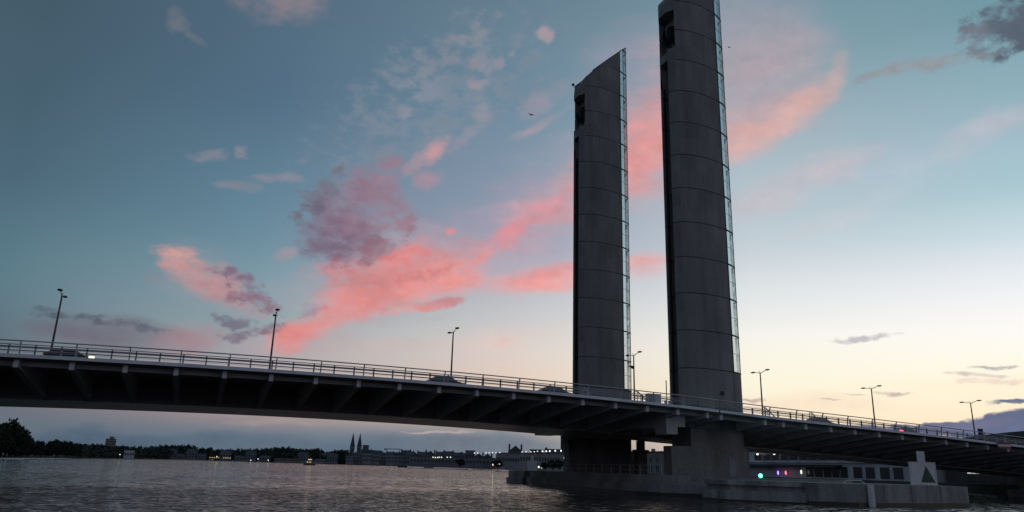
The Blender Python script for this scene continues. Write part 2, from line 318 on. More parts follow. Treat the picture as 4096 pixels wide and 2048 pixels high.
class MB:
    def __init__(s): s.v = []; s.f = []
    def add(s, vs, fs):
        o = len(s.v); s.v += [tuple(v) for v in vs]; s.f += [tuple(i+o for i in f) for f in fs]; return s
    def box(s, a, b):
        (x0, y0, z0), (x1, y1, z1) = a, b
        return s.add([(x0,y0,z0),(x1,y0,z0),(x1,y1,z0),(x0,y1,z0),(x0,y0,z1),(x1,y0,z1),(x1,y1,z1),(x0,y1,z1)],
                     [(0,3,2,1),(4,5,6,7),(0,1,5,4),(1,2,6,5),(2,3,7,6),(3,0,4,7)])
    def hexa(s, lo, hi):                          # two matching quads
        return s.add(list(lo)+list(hi), [(0,3,2,1),(4,5,6,7),(0,1,5,4),(1,2,6,5),(2,3,7,6),(3,0,4,7)])
    def prism(s, poly, z0, z1, ztop=None):         # plan polygon, vertical sides; ztop(x, y) may cut the top
        n = len(poly)
        lo = [(x, y, z0 if ztop is None else min(z0, ztop(x, y))) for x, y in poly]
        hi = [(x, y, z1 if ztop is None else min(z1, ztop(x, y))) for x, y in poly]
        return s.add(lo+hi, [tuple(range(n-1, -1, -1)), tuple(range(n, 2*n))]+[(i, (i+1) % n, n+(i+1) % n, n+i) for i in range(n)])
    def side(s, prof, y0, y1):                     # profile in x-z pulled along y
        n = len(prof)
        return s.add([(x, y0, z) for x, z in prof]+[(x, y1, z) for x, z in prof],
                     [tuple(range(n)), tuple(range(2*n-1, n-1, -1))]+[(i, n+i, n+(i+1) % n, (i+1) % n) for i in range(n)])
    def tube(s, pts, r, n=6, r1=None):
        pts = [Vector(p) for p in pts]; rings = []
        for i, p in enumerate(pts):
            t = (pts[min(i+1, len(pts)-1)]-pts[max(i-1, 0)]).normalized()
            a = t.cross(Vector((0, 0, 1)) if abs(t.z) < .9 else Vector((1, 0, 0))).normalized(); b = t.cross(a)
            q = r if r1 is None else r+(r1-r)*i/(len(pts)-1)
            rings.append([p+a*q*cos(2*PI*k/n)+b*q*sin(2*PI*k/n) for k in range(n)])
        vs = [v for g in rings for v in g]
        fs = [(i*n+k, i*n+(k+1) % n, (i+1)*n+(k+1) % n, (i+1)*n+k) for i in range(len(pts)-1) for k in range(n)]
        fs += [tuple(range(n-1, -1, -1)), tuple(range((len(pts)-1)*n, len(pts)*n))]
        return s.add(vs, fs)
    def sweep(s, path, prof):                      # path of (x, z-offset) -> profile list of (y, z) per station
        st = [[(x, y, z+dz) for y, z in prof] for x, dz in path]; n = len(prof)
        vs = [v for g in st for v in g]
        fs = [(i*n+k, (i+1)*n+k, (i+1)*n+(k+1) % n, i*n+(k+1) % n) for i in range(len(st)-1) for k in range(n)]
        fs += [tuple(range(n)), tuple(range(len(vs)-1, len(vs)-n-1, -1))]
        return s.add(vs, fs)
    def ball(s, c, r, sx=1, sy=1, sz=1, n=10, h=6):
        vs = []; fs = []
        for i in range(h+1):
            for k in range(n):
                t = PI*i/h; vs.append((c[0]+r*sx*sin(t)*cos(2*PI*k/n), c[1]+r*sy*sin(t)*sin(2*PI*k/n), c[2]+r*sz*cos(t)))
        for i in range(h):
            for k in range(n): fs.append((i*n+k, i*n+(k+1) % n, (i+1)*n+(k+1) % n, (i+1)*n+k)[::-1])
        return s.add(vs, fs)
    def build(s, name, m, parent=None, smooth=False):
        o = LOC.get(parent.name, Vector()) if parent else Vector()
        me = bpy.data.meshes.new(name)
        me.from_pydata([(v[0]-o.x, v[1]-o.y, v[2]-o.z) for v in s.v], [], s.f); me.materials.append(m)
        bm = bmesh.new(); bm.from_mesh(me); bmesh.ops.recalc_face_normals(bm, faces=bm.faces); bm.to_mesh(me); bm.free()
        if smooth:
            for p in me.polygons: p.use_smooth = True
        ob = bpy.data.objects.new(name, me); COL.objects.link(ob)
        if parent: ob.parent = parent; LOC[ob.name] = o
        return ob
def tag(o, label=None, cat=None, group=None, kind=None):
    if label: o['label'] = label
    if cat: o['category'] = cat
    if group: o['group'] = group
    if kind: o['kind'] = kind
    return o
def thing(name, loc, label, cat, group=None, rz=0):
    o = bpy.data.objects.new(name, None); COL.objects.link(o); o.location = loc; o.rotation_euler = (0, 0, rz)
    o.empty_display_size = .5; LOC[o.name] = Vector(loc); return tag(o, label, cat, group)
def proto(name, label, cat, group=None): return thing(name, (0, 0, 0), label, cat, group)
def place(o, loc, rz=0, sc=1.0):
    o.location = loc; o.rotation_euler = (0, 0, rz); o.scale = (sc, sc, sc) if isinstance(sc, (int, float)) else sc; return o
KIDS = {}
def dup(o, loc, rz=0, sc=1.0, label=None):
    def cp(x, par):
        c = x.copy(); COL.objects.link(c)
        if par: c.parent = par
        for k in x.children: cp(k, c)
        return c
    c = cp(o, None); place(c, loc, rz, sc)
    if label: c['label'] = label
    return c

# ------------------------------------------------------------------ materials
M_conc = mat('pylon_concrete', (.245, .232, .222), .8, var=.24, scale=.5, streak=5, bump=.15, fine=.08, panel=(2.5, 2.4975, 15.59, .10))
M_base = mat('pier_concrete', (.25, .24, .225), .85, var=.32, scale=.35, streak=3, bump=.25, fine=.14, panel=(2.6, 1.2, 0, .08))
M_fend = mat('fender_concrete', (.29, .28, .27), .85, var=.5, scale=.7, streak=6, bump=.3, fine=.18, panel=(3.1, 30, 0, .08))
M_wet = mat('wet_tide_concrete', (.05, .046, .036), .45, var=.35, scale=.5, streak=.6, bump=.3)
M_joint = mat('joint_concrete', (.07, .065, .06), .9, var=.2)
M_dark = mat('recess_dark_steel', (.03, .03, .032), .6, var=.2)
M_under = mat('underside_shade_steel', (.24, .225, .22), .55, var=.18, scale=.25, streak=2, fine=.08)  # darkened so the gaps between the ribs look deep in shade
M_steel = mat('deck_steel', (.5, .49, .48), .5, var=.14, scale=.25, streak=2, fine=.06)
M_flange = mat('flange_steel', (.2, .18, .17), .5, var=.15, scale=.4)
M_soff = mat('soffit_lit_steel', (.5, .46, .44), .4, var=.1, scale=.2)  # paler, warmer tone stands for light thrown up off the water
M_white = mat('fascia_paint', (.82, .83, .86), .45, var=.14, scale=.5, streak=4, fine=.06, panel=(4.2, 50, 0, .06))
M_rail = mat('rail_steel', (.55, .54, .56), .45, metal=.3, var=.12)
M_barr = mat('barrier_steel', (.3, .29, .3), .5, metal=.3, var=.15)
M_asph = mat('asphalt', (.05, .05, .05), .9, var=.2, scale=2)
M_lamp = mat('lamp_metal', (.09, .088, .085), .45, metal=.4, var=.15)
M_frame = mat('glazing_frame', (.05, .055, .06), .5, metal=.3, var=.1)
M_stair = mat('stair_steel', (.42, .46, .46), .5, var=.12)
M_sign = mat('sign_white', (.66, .66, .67), .5, var=.07, scale=1.5)
M_green = mat('sign_green', (.012, .07, .03), .5, var=.15)
M_red = mat('sign_red', (.28, .03, .035), .5, var=.15)
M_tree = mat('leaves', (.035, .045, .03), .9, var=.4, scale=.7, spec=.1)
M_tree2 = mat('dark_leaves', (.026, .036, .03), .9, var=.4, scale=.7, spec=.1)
M_tree3 = mat('far_hazed_leaves', (.07, .085, .075), .9, var=.5, scale=.12, spec=.1)  # leaf colour lifted in place of haze over the distance
M_bark = mat('bark', (.05, .042, .035), .9, var=.2)
M_land = mat('bank_earth', (.018, .019, .016), .95, var=.3, scale=.05)
M_quay = mat('quay_stone', (.09, .085, .08), .9, var=.3, scale=.3, streak=.5)
M_far = mat('far_hazed_stone', (.26, .27, .29), .9, var=.25, scale=.12)  # made paler and bluer to suggest haze over the far town
M_far2 = mat('far_hazed_grey_stone', (.17, .18, .2), .9, var=.25, scale=.12)  # darker stone, also lifted toward blue for haze
M_roof = mat('slate_roof', (.08, .085, .095), .8, var=.25, scale=.3)
M_hang = mat('warehouse_render', (.52, .52, .54), .85, var=.25, scale=.25, streak=2)
M_stone = mat('facade_stone', (.24, .22, .2), .9, var=.25, scale=.5)
M_pane = mat('dark_pane', (.02, .022, .026), .15, var=.2)
M_awn = mat('awning_cloth', (.03, .032, .04), .9, var=.2)
M_car = {k: mat('car_paint_'+k, c, .3, var=.05, spec=.5) for k, c in dict(grey=(.12, .125, .135), dark=(.03, .032, .036), blue=(.07, .085, .11), red=(.22, .04, .045), silver=(.2, .2, .21)).items()}
M_tyre = mat('tyre', (.02, .02, .02), .9, var=.1)
M_cglass = mat('car_glass', (.02, .022, .025), .08, var=.1)
def glow(name, col, s): return mat(name, col, .5, var=.02, emit=col, es=s)
E_warm = glow('lamp_warm', (1, .78, .45), 2.6); E_white = glow('lamp_white', (1, .95, .85), 1.7); E_dim = glow('lamp_dim', (.9, .88, .75), 1.4)
E_green = glow('beacon_green', (.05, 1, .42), 14.0); E_red = glow('lamp_red', (1, .06, .12), 4.0); E_head = glow('lamp_head', (1, .8, .4), 6.0)
E_purp = glow('lamp_purple', (.38, .2, 1), 2.4); E_pink = glow('lamp_pink', (1, .2, .3), 1.6); E_strip = glow('strip_light', (.75, .9, .8), .8); E_win = glow('lit_window', (1, .72, .3), .6)
def glassmat():
    m = bpy.data.materials.new('stair_glass'); m.use_nodes = True; nt = m.node_tree; nt.nodes.clear()
    t = nt.nodes.new('ShaderNodeBsdfTransparent'); t.inputs[0].default_value = (.8, .87, .87, 1)
    g = nt.nodes.new('ShaderNodeBsdfGlossy'); g.inputs[0].default_value = (.85, .92, .92, 1); g.inputs[1].default_value = .08
    d = nt.nodes.new('ShaderNodeBsdfDiffuse'); d.inputs[0].default_value = (.3, .45, .46, 1)
    tc = nt.nodes.new('ShaderNodeTexCoord'); nz = nt.nodes.new('ShaderNodeTexNoise'); nz.inputs['Scale'].default_value = 1.3; nz.inputs['Detail'].default_value = 3
    nt.links.new(tc.outputs['Object'], nz.inputs['Vector'])
    mr = nt.nodes.new('ShaderNodeMapRange'); mr.inputs[1].default_value = .35; mr.inputs[2].default_value = .65; mr.inputs[3].default_value = .1; mr.inputs[4].default_value = .48
    nt.links.new(nz.outputs[0], mr.inputs[0])
    x1 = nt.nodes.new('ShaderNodeMixShader'); nt.links.new(mr.outputs[0], x1.inputs[0]); nt.links.new(t.outputs[0], x1.inputs[1]); nt.links.new(d.outputs[0], x1.inputs[2])
    fr = nt.nodes.new('ShaderNodeFresnel'); fr.inputs[0].default_value = 1.35
    x2 = nt.nodes.new('ShaderNodeMixShader'); nt.links.new(fr.outputs[0], x2.inputs[0]); nt.links.new(x1.outputs[0], x2.inputs[1]); nt.links.new(g.outputs[0], x2.inputs[2])
    o = nt.nodes.new('ShaderNodeOutputMaterial'); nt.links.new(x2.outputs[0], o.inputs[0]); return m
M_glass = glassmat()
def watermat():
    m = bpy.data.materials.new('river_water'); m.use_nodes = True; nt = m.node_tree; p = nt.nodes['Principled BSDF']; lk = nt.links.new
    p.inputs['Base Color'].default_value = (.034, .028, .022, 1); p.inputs['Roughness'].default_value = .06; p.inputs['IOR'].default_value = 1.33
    tc = nt.nodes.new('ShaderNodeTexCoord')
    def nz(sc, det, rot, st, dist=0):
        mp = nt.nodes.new('ShaderNodeMapping'); mp.inputs['Rotation'].default_value = (0, 0, R(rot)); mp.inputs['Scale'].default_value = st
        n = nt.nodes.new('ShaderNodeTexNoise'); n.inputs['Scale'].default_value = sc; n.inputs['Detail'].default_value = det; n.inputs['Roughness'].default_value = .58; n.inputs['Distortion'].default_value = dist
        lk(tc.outputs['Object'], mp.inputs[0]); lk(mp.outputs[0], n.inputs['Vector']); return n.outputs
    a = nz(1.5, 5, 22, (.45, 1.3, 1), .5)['Color']; g = nz(.02, 3, -15, (.5, 1.4, 1))[0]
    v = nt.nodes.new('ShaderNodeVectorMath'); v.operation = 'SUBTRACT'; lk(a, v.inputs[0]); v.inputs[1].default_value = (.5, .5, .5)
    am = nt.nodes.new('ShaderNodeMapRange'); am.inputs[1].default_value = .35; am.inputs[2].default_value = .65; am.inputs[3].default_value = .5; am.inputs[4].default_value = 1.45; lk(g, am.inputs[0])
    sc = nt.nodes.new('ShaderNodeVectorMath'); sc.operation = 'SCALE'; lk(v.outputs[0], sc.inputs[0]); lk(am.outputs[0], sc.inputs['Scale'])
    f = nt.nodes.new('ShaderNodeVectorMath'); f.operation = 'MULTIPLY_ADD'; lk(sc.outputs[0], f.inputs[0]); f.inputs[1].default_value = (1.6, 1.6, 0); f.inputs[2].default_value = (0, 0, 1)
    n = nt.nodes.new('ShaderNodeVectorMath'); n.operation = 'NORMALIZE'; lk(f.outputs[0], n.inputs[0]); lk(n.outputs[0], p.inputs['Normal'])
    return m
M_water = watermat()

# ------------------------------------------------------------------ the setting
tag(MB().add([(-9000, -9000, 0), (9000, -9000, 0), (9000, 9000, 0), (-9000, 9000, 0)], [(0, 1, 2, 3)]).build('water', M_water), kind='structure')
LB = [(-3000, -500), (-150, -500), (-112, 100), (-92, 312), (-96, 560), (-100, 880), (-66, 1420), (0, 1560), (420, 1420), (700, 1900), (-3000, 4200)]
tag(MB().prism(LB, -2, 1.3).build('left_bank', M_land), kind='structure')
RB = [(172, -600), (172, 80), (300, 470), (372, 800), (420, 1419), (701, 1899), (4200, 4200), (4200, -600)]
tag(MB().prism(RB, -2, 2.0).build('right_bank', M_quay), kind='structure')

# ------------------------------------------------------------------ the bridge
def zE(X):
    if X <= 72: k = X/4.2; return 9.939 + .0865*k - .00757*k*k
    T = [(72, 9.17), (80, 8.78), (94.6, 8.24), (107, 7.77), (119.4, 7.22), (160, 5.52), (240, 2.2)]
    for (a, za), (b, zb) in zip(T, T[1:]):
        if X <= b: return za+(zb-za)*(X-a)/(b-a)
    return 2.2
WID = 42.4; YC = WID/2; BX0, BX1 = 14.3, 28.1; BD = 2.05
def stations(a, b, s=2.1):
    n = max(1, round((b-a)/s)); return [(a+(b-a)*i/n, zE(a+(b-a)*i/n)) for i in range(n+1)]
def rib_mb(far=False):                      # a tapering bracket under the footway, local to its tip; dz is set by its bay
    mb = MB(); f = (lambda y: WID-y) if far else (lambda y: y)
    t = .11
    pts = [(-.15, .33), (-.15, -.28), (BX0+.3, -BD+.1), (BX0+.3, .33)]
    mb.add([(sx*t, f(y), z) for sx in (-1, 1) for y, z in pts], [(0, 1, 2, 3), (7, 6, 5, 4)]+[(i, 4+i, 4+(i+1) % 4, (i+1) % 4) for i in range(4)])
    mb.box((-.2, f(-.3) if not far else f(-.3)-.35, -.3), (.2, f(-.3)+(.35 if not far else 0), .32))
    return mb
def flange_mb():
    mb = MB(); w = .26
    mb.add([(-w, (-.25), -.28), (w, (-.25), -.28), (w, (BX0), -BD+.06), (-w, (BX0), -BD+.06), (-w, (-.25), -.36), (w, (-.25), -.36), (w, (BX0), -BD-.02), (-w, (BX0), -BD-.02)],
           [(0, 1, 2, 3), (7, 6, 5, 4), (0, 4, 5, 1), (1, 5, 6, 2), (2, 6, 7, 3), (3, 7, 4, 0)])
    return mb
def span(name, x0, x1, ribs, label, by1, soff):
    root = thing(name, (0, 0, 0), label, 'bridge span')
    st = stations(x0, x1)
    slab = [(-1.15, .44), (.25, .32), (BX0, .33), (BX1, .33), (WID-.25, .32), (WID+1.15, .44), (WID+1.15, .6), (WID-5, .62), (WID-5, .98), (5, .98), (5, .62), (-1.15, .6)]
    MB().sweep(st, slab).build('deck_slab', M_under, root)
    road = [(5.5, .984), (5.5, .99), (WID-5.5, .99), (WID-5.5, .984)]
    MB().sweep(st, road).build('roadway', M_asph, root)
    box = [(BX0-.35, .326), (BX0, -BD), (by1, -BD), (by1+.35, .326)]
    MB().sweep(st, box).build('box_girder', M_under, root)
    MB().sweep(st, [(BX0+.02, -BD-.03), (by1-.02, -BD-.03), (by1-.02, -BD-.004), (BX0+.02, -BD-.004)]).build('soffit_plate', soff, root)  # separate pale skin gives the girder bottom its lit look
    for f in (0, 1):
        y0, y1 = ((-1.22, -1.152), (WID+1.152, WID+1.22))[f]
        MB().sweep(st, [(y0, .41), (y1, .41), (y1, .72), (y0, .72)]).build('fascia', M_white, root)
    MB().sweep(st, [(.8, -.1), (1.0, -.1), (1.0, .31), (.8, .31)]).build('edge_beam', M_steel, root)
    rb = rib_mb().build('rib', M_white, root); fb = flange_mb().build('flange', M_flange, rb)
    first = True
    for X in ribs:
        o = rb if first else rb.copy()
        if not first:
            COL.objects.link(o); o.parent = root
            q = fb.copy(); COL.objects.link(q); q.parent = o
        first = False; o.location = (X, 0, zE(X))
    # outer railing: handrail, wires and curved posts
    rl = MB()
    rl.tube([(x, -1.28, z+1.84) for x, z in st], .062)
    rail = rl.build('railing', M_rail, root, True)
    wr = MB()
    for h, r in ((1.56, .014), (1.4, .012), (1.24, .012), (1.05, .028), (.9, .012)): wr.tube([(x, -1.2, z+h) for x, z in st], r, 4)
    wr.build('railing_wire', M_rail, rail)
    pm = MB()
    prof = [(-1.02, .6), (-1.06, 1.2), (-1.14, 1.55), (-1.28, 1.8)]
    for (ya, za), (yb, zb) in zip(prof, prof[1:]): pm.hexa([(-.05, ya-.07, za), (.05, ya-.07, za), (.05, ya+.05, za), (-.05, ya+.05, za)], [(-.05, yb-.07, zb), (.05, yb-.07, zb), (.05, yb+.05, zb), (-.05, yb+.05, zb)])
    pp = pm.build('post', M_rail, rail); first = True
    x = math.ceil(x0/4.2)*4.2+.25
    while x < x1:
        o = pp if first else pp.copy()
        if not first: COL.objects.link(o); o.parent = rail
        first = False; o.location = (x, 0, zE(x)); x += 4.2
    MB().tube([(x, WID+1.28, z+1.84) for x, z in st], .075).build('railing', M_rail, root)
    # vehicle barrier between footway and roadway
    br = MB()
    br.sweep(st, [(4.5, 1.95), (4.6, 1.95), (4.6, 2.1), (4.5, 2.1)])
    br.tube([(x, 4.56, z+2.25) for x, z in st], .035, 5); br.tube([(x, 4.5, z+1.68) for x, z in st], .035, 5)
    bar = br.build('crash_barrier', M_barr, root)
    bp = MB().box((-.065, 4.5, .62), (.065, 4.68, 2.25)).build('post', M_barr, bar); first = True
    x = math.ceil(x0/2.1)*2.1+.3
    while x < x1:
        o = bp if first else bp.copy()
        if not first: COL.objects.link(o); o.parent = bar
        first = False; o.location = (x, 0, zE(x)); x += 2.1
    MB().sweep(st, [(WID-4.62, 1.5), (WID-4.5, 1.5), (WID-4.5, 1.7), (WID-4.62, 1.7)]).build('crash_barrier', M_barr, root)
    return root
LIFT = span('lift_span', -27.3, 72.35, [k*4.2 for k in range(-5, 18)], 'long steel lift span left of the pylons with triangular ribs under its footway', 28.1, M_soff)
APR = [73.4, 80, 82.85, 86.45, 90.55, 94.65, 98.85, 103, 107.1, 111.2, 115.3, 119.45, 123.6, 127.7, 131.9, 136.1, 140.3, 144.5, 148.7, 152.9]
APP = span('approach_span', 72.6, 200, APR, 'approach span of the bridge sloping down to the right from the near pylon', 22.5, M_steel)
# end cross-beam of the lift span with its bearing bracket
z = zE(68.5)
MB().box((66.9, 1.8, z-1.5), (69.6, 13.2, z+.31)).build('end_beam', M_steel, LIFT)
MB().box((66.9, 1.78, z-1.5-.9), (68.5, 4.2, z-1.502)).build('bearing_bracket', M_steel, LIFT)
MB().box((66.9, 29.2, z-1.5), (69.6, WID-1.8, z+.31)).build('end_beam', M_steel, LIFT)
for dz, y in ((-2.09, 14.2), (-2.13, 18.5), (-2.12, 22.6)):
    MB().tube([(x, y, zz+dz) for x, zz in stations(82, 160, 6)], .06, 5).build('flange_line', M_white, APP)  # pale tubes added as the bright lines of flange edges and seam

# ------------------------------------------------------------------ pylons
ZJ, DJ = 15.59, 4.995
FACE = [(0, 0), (1.4, -.42), (2.9, -.58), (5.0, -.4), (6.5, -.05), (7.6, .25)]
MIR = [(x, 4-y) for x, y in reversed(FACE)]
BODY = FACE + MIR + [(-.7, 3.0), (1.1, 3.0), (1.1, 1.0), (-.7, 1.0)]
NOSE = [(7.6, .25), (8.5, .68), (9.25, 1.12), (9.7, 1.5), (9.82, 2.0), (9.7, 2.5), (9.25, 2.88), (8.5, 3.32), (7.6, 3.75)]
def grow(poly, c, k): return [(c[0]+(x-c[0])*(1+k), c[1]+(y-c[1])*(1+k)) for x, y in poly]
def pylon(px, py, label, cctv):
    root = thing('pylon', (px, py, 8.0), label, 'bridge pylon')
    wp = lambda P: [(px+x, py+y) for x, y in P]
    ztop = lambda x, y: 72.4 + .96*(x-px) if x-px > .9 else 73.26-(.9-(x-px))*1.1-1.75*max(0, .25-(x-px))**2
    shaft = MB(); zz = [8.0]+[ZJ+DJ*j for j in range(0, 14)]
    TOPB = 60.0
    for a, b in zip(zz, zz[1:]):
        g = .055
        if a >= 58 and a < 69.5:                     # the sheave room: the front is left open, only the body behind the chamfer goes on
            P = FACE + MIR + [(1.1, 3.95), (1.1, .05)]
        else: P = BODY
        shaft.prism(wp(P), a+g, b-g, ztop)
        Pj = [(x+(.05 if x < 3 else -.0), y+(.06 if y < 2 else -.06)) for x, y in P]
        if b < 80: MB().prism(wp(Pj), b-g, b+g, ztop).build('joint', M_joint, root)
    sh = shaft.build('shaft', M_conc, root)
    # front walls beside the guide slot up to the sheave room, sill block, cap
    for (ya, yb, yc) in ((0.0, 1.0, .02), (4.0, 3.0, 3.98)):
        MB().prism(wp([(0.02, yc), (-.7, yb), (1.09, yb), (1.09, yc)]), 60.4, 62.6).build('sill_block', M_conc, root)
        MB().prism(wp([(0.02, yc), (-.7, yb), (-.4, yb), (.3, yc)]), 57.0, 58.6).build('sill_block', M_conc, root)
    MB().prism(wp([(-.62, 1.02), (-.62, 2.98), (1.09, 2.98), (1.09, 1.02)]), 60.9, 62.2).build('sill_block', M_conc, root)
    MB().prism(wp([(1.2, .3), (1.2, 3.7), (1.24, 3.7), (1.24, .3)]), 57, 69.4).build('recess_back', M_dark, root)
    cp = [(1.05, 1.02), (.5, .02), (0.0, -.02), (-.36, .48), (-.72, 1.0), (-.72, 3.0), (-.36, 3.52), (0.0, 4.02), (.5, 3.98), (1.05, 2.98)]
    MB().prism(wp(cp), 68.9, 90, lambda x, y: ztop(x, y)+.03).build('cap', M_base, root)
    wh = MB()
    for yy in (1.25, 2.45):
        ring = [(.95+1.5*cos(2*PI*k/24), 65.6+1.5*sin(2*PI*k/24)) for k in range(24)]
        wh.side([(px+x, z) for x, z in ring], py+yy, py+yy+.3)
    wh.build('sheave', M_dark, root)
    gd = MB()
    for yy in (1.12, 2.7): gd.box((px-.35, py+yy, 8.2), (px-.05, py+yy+.18, 57))
    gd.build('guide_rail', M_dark, root)
    cb = MB()
    for k in range(5): cb.tube([(px+.3, py+1.5+.25*k, 9), (px+.3, py+1.5+.25*k, 64)], .035, 5)
    cb.build('lifting_cable', M_lamp, root)
    # slanted roof edge
    re = MB()
    for P in (FACE, MIR[::-1]):
        pts = [(px+x, py+y, ztop(px+x, 0)+.05) for x, y in P if x > 1]
        re.tube(pts, .09, 5)
    re.tube([(px+x, py+y, ztop(px+x, 0)+.05) for x, y in NOSE], .1, 5)
    re.build('roof_edge', M_frame, root)
    # solid nose at the foot, glazed stair nose above it
    NB = grow(NOSE, (8.0, 2.0), .03)
    MB().prism(wp([(7.55, .2)]+NB[1:-1]+[(7.55, 3.8)]), 8.0, ZJ-.05).build('nose_base', M_conc, root)
    gl = MB()
    for a, b in zip(NOSE, NOSE[1:]):
        q = [(px+a[0], py+a[1]), (px+b[0], py+b[1])]
        gl.add([(q[0][0], q[0][1], ZJ), (q[1][0], q[1][1], ZJ), (q[1][0], q[1][1], ztop(q[1][0], 0)), (q[0][0], q[0][1], ztop(q[0][0], 0))], [(0, 1, 2, 3)])
    gl.build('glazing', M_glass, root)
    fm = MB()
    for j in range(0, 14):
        zj = ZJ+DJ*j
        pts = [(px+x, py+y, zj) for x, y in grow(NOSE, (8.0, 2.0), .02) if zj < ztop(px+x, 0)]
        if len(pts) > 1: fm.tube(pts, .1, 5)
        zj += DJ*.5
        pts = [(px+x, py+y, zj) for x, y in NOSE if zj < ztop(px+x, 0)]
        if len(pts) > 1: fm.tube(pts, .03, 4)
    for x, y, r_ in ((*NOSE[0], .08), (*NOSE[3], .06), (*NOSE[5], .03), (*NOSE[8], .03)): fm.tube([(px+x, py+y, ZJ), (px+x, py+y, ztop(px+x, 0))], r_, 5)
    for x, y in (NOSE[1], NOSE[7]): fm.tube([(px+x, py+y, ZJ), (px+x, py+y, ztop(px+x, 0))], .015, 4)
    fm.build('glazing_frame', M_frame, root)
    stt = MB(); n = 18; r0, r1 = .12, .95; cx, cy = px+8.6, py+2.0
    for i in range(int((78-ZJ)/DJ*n)):
        a0 = 2*PI*i/n; a1 = 2*PI*(i+1.15)/n; z0 = ZJ+DJ*i/n
        q = [(cx+r*cos(a), cy+r*sin(a)) for r, a in ((r0, a0), (r1, a0), (r1, a1), (r0, a1))]
        stt.prism(q, z0, z0+.06)
        stt.add([(q[1][0], q[1][1], z0), (q[2][0], q[2][1], z0+DJ/n), (q[2][0], q[2][1], z0+.95+DJ/n), (q[1][0], q[1][1], z0+.95)], [(0, 1, 2, 3)]) if i % 18 in (2, 3, 4, 5, 6, 9, 10, 11, 12) else None
    stt.tube([(cx, cy, ZJ), (cx, cy, 78)], .12, 8)
    stt.build('stair', M_stair, root)
    if cctv:
        cm = MB(); cm.tube([(px-.3, py+3.0, 71.2), (px-.7, py+3.3, 72.1)], .06, 5); cm.ball((px-.75, py+3.3, 72.2), .28); cm.tube([(px-.5, py+3.0, 71.7), (px+.3, py+2.4, 72.4)], .12, 5)
        cm.build('camera_mast', M_dark, root)
    else:
        MB().tube([(px+5.0, py-.42, 12.6), (px+5.0, py-.55, 12.6)], .28, 12).build('vent', M_dark, root)
        MB().box((px+6.2, py-.2, 9.2), (px+6.9, py-.06, 10.9)).build('door', M_barr, root)
    return root
PX, PYN, PYF = 72.5, 5.03, 33.4
pylon(PX, PYN, 'near concrete bridge pylon with glazed stair edge, its top cut off by the photo', False)
pylon(PX, PYF, 'farther concrete bridge pylon behind the deck, its whole slanted top showing', True)

# ------------------------------------------------------------------ pier with its fender island
ISL = thing('bridge_pier', (77, YC, 0), 'concrete pier and fender island in the river under both pylons', 'bridge pier')
def oval(hw, y0, y1, n=9, sq=1.0, cx=77):
    top = [(cx+hw*cos(PI*k/n), y1-hw*sq+hw*sq*sin(PI*k/n)) for k in range(n+1)]
    bot = [(cx-hw*cos(PI*k/n), y0+hw*sq-hw*sq*sin(PI*k/n)) for k in range(n+1)]
    return top+bot
MB().prism(oval(14.6, -9.5, 42, sq=.75), -1.5, .35).build('tide_band', M_wet, ISL)
fi = MB(); fi.prism(oval(14.8, -9.7, 42.2, sq=.75), .35, 1.25); fi.prism(oval(14.3, -9.2, 41.7, sq=.75), 1.25, 2.2)
fi.build('island_wall', M_base, ISL)
fl = MB()
fl.prism([(64.5, -8), (64.5, -12.2), (68, -17.4), (72.5, -20.6), (89.4, -18.9), (89.4, -8)], .12, 1.0); fl.prism([(65.2, -8), (65.2, -11.8), (68.8, -16.8), (72.8, -19.9), (89.0, -18.3), (89.0, -8)], 1.0, 1.5); fl.prism([(64.8, -8), (64.8, -12.0), (68.4, -17.1), (72.6, -20.3), (89.2, -18.6), (89.2, -8)], 1.5, 1.95)
fl.build('fender_block', M_fend, ISL)
MB().prism([(69.0, -17.9), (69.0, -18.35), (72.55, -20.75), (89.45, -19.02), (89.4, -18.6), (72.7, -20.3)], -.2, 1.93).build('fender_face', M_fend, ISL)
MB().prism([(64.6, -8), (64.6, -12.2), (68.1, -17.3), (72.6, -20.5), (89.3, -18.8), (89.3, -8)], -1.5, .118).build('tide_band', M_wet, ISL)
ff = MB(); ff.prism([(66.6, 44.6), (66, 50.5), (70, 57), (88, 61), (90, 44.6)], -1, .9); ff.prism([(67, 44.9), (66.4, 50.5), (70.3, 56.6), (88, 60.6), (89.6, 44.9)], .9, 2.1)
ff.build('fender_block', M_base, ISL)
LEGP = [(69.6, -.15), (81.0, -.15), (82.3, .9), (82.6, 2.2), (82.3, 3.4), (81, 4.5), (73, 4.5), (71.6, 1.6), (69.6, 1.6)]
UPP = [(72.75, .1), (80.6, .1), (81.8, 1.1), (82.1, 2.2), (81.8, 3.2), (80.6, 4.3), (72.75, 4.3)]
for py in (PYN, PYF):
    lg = MB(); lg.prism([(x, y+py) for x, y in LEGP], 2.2, 5.7); lg.prism([(x if x > 73 or py == PYN else 70.3, y+py) for x, y in UPP], 5.7, 9.0)
    leg = lg.build('pier_leg', M_base, ISL)
    if py == PYN: MB().box((78.25, py-.19, 2.25), (79.2, py-.152, 4.4)).build('door', M_barr, leg)
cl = MB(); cl.box((80.75, 30.6, 2.2), (82.35, 31.9, 5.4)); cl.box((80.5, 30.4, 5.4), (82.6, 32.1, 5.9)); cl.box((81.0, 30.8, 5.9), (82.1, 31.7, 7.3)); cl.build('bearing_column', M_base, ISL)
jb = MB(); jb.box((69.75, 33.5, 5.7), (70.25, 35, 6.6)); jb.box((69.45, 33.4, 6.6), (70.28, 35.2, 7.1)); jb.build('bearing_jack', M_dark, ISL)
rr = MB()
for i in range(14): rr.tube([(63.6+.02*i, -2+2.3*i, 2.2), (63.6+.02*i, -2+2.3*i, 3.25)], .03, 4)
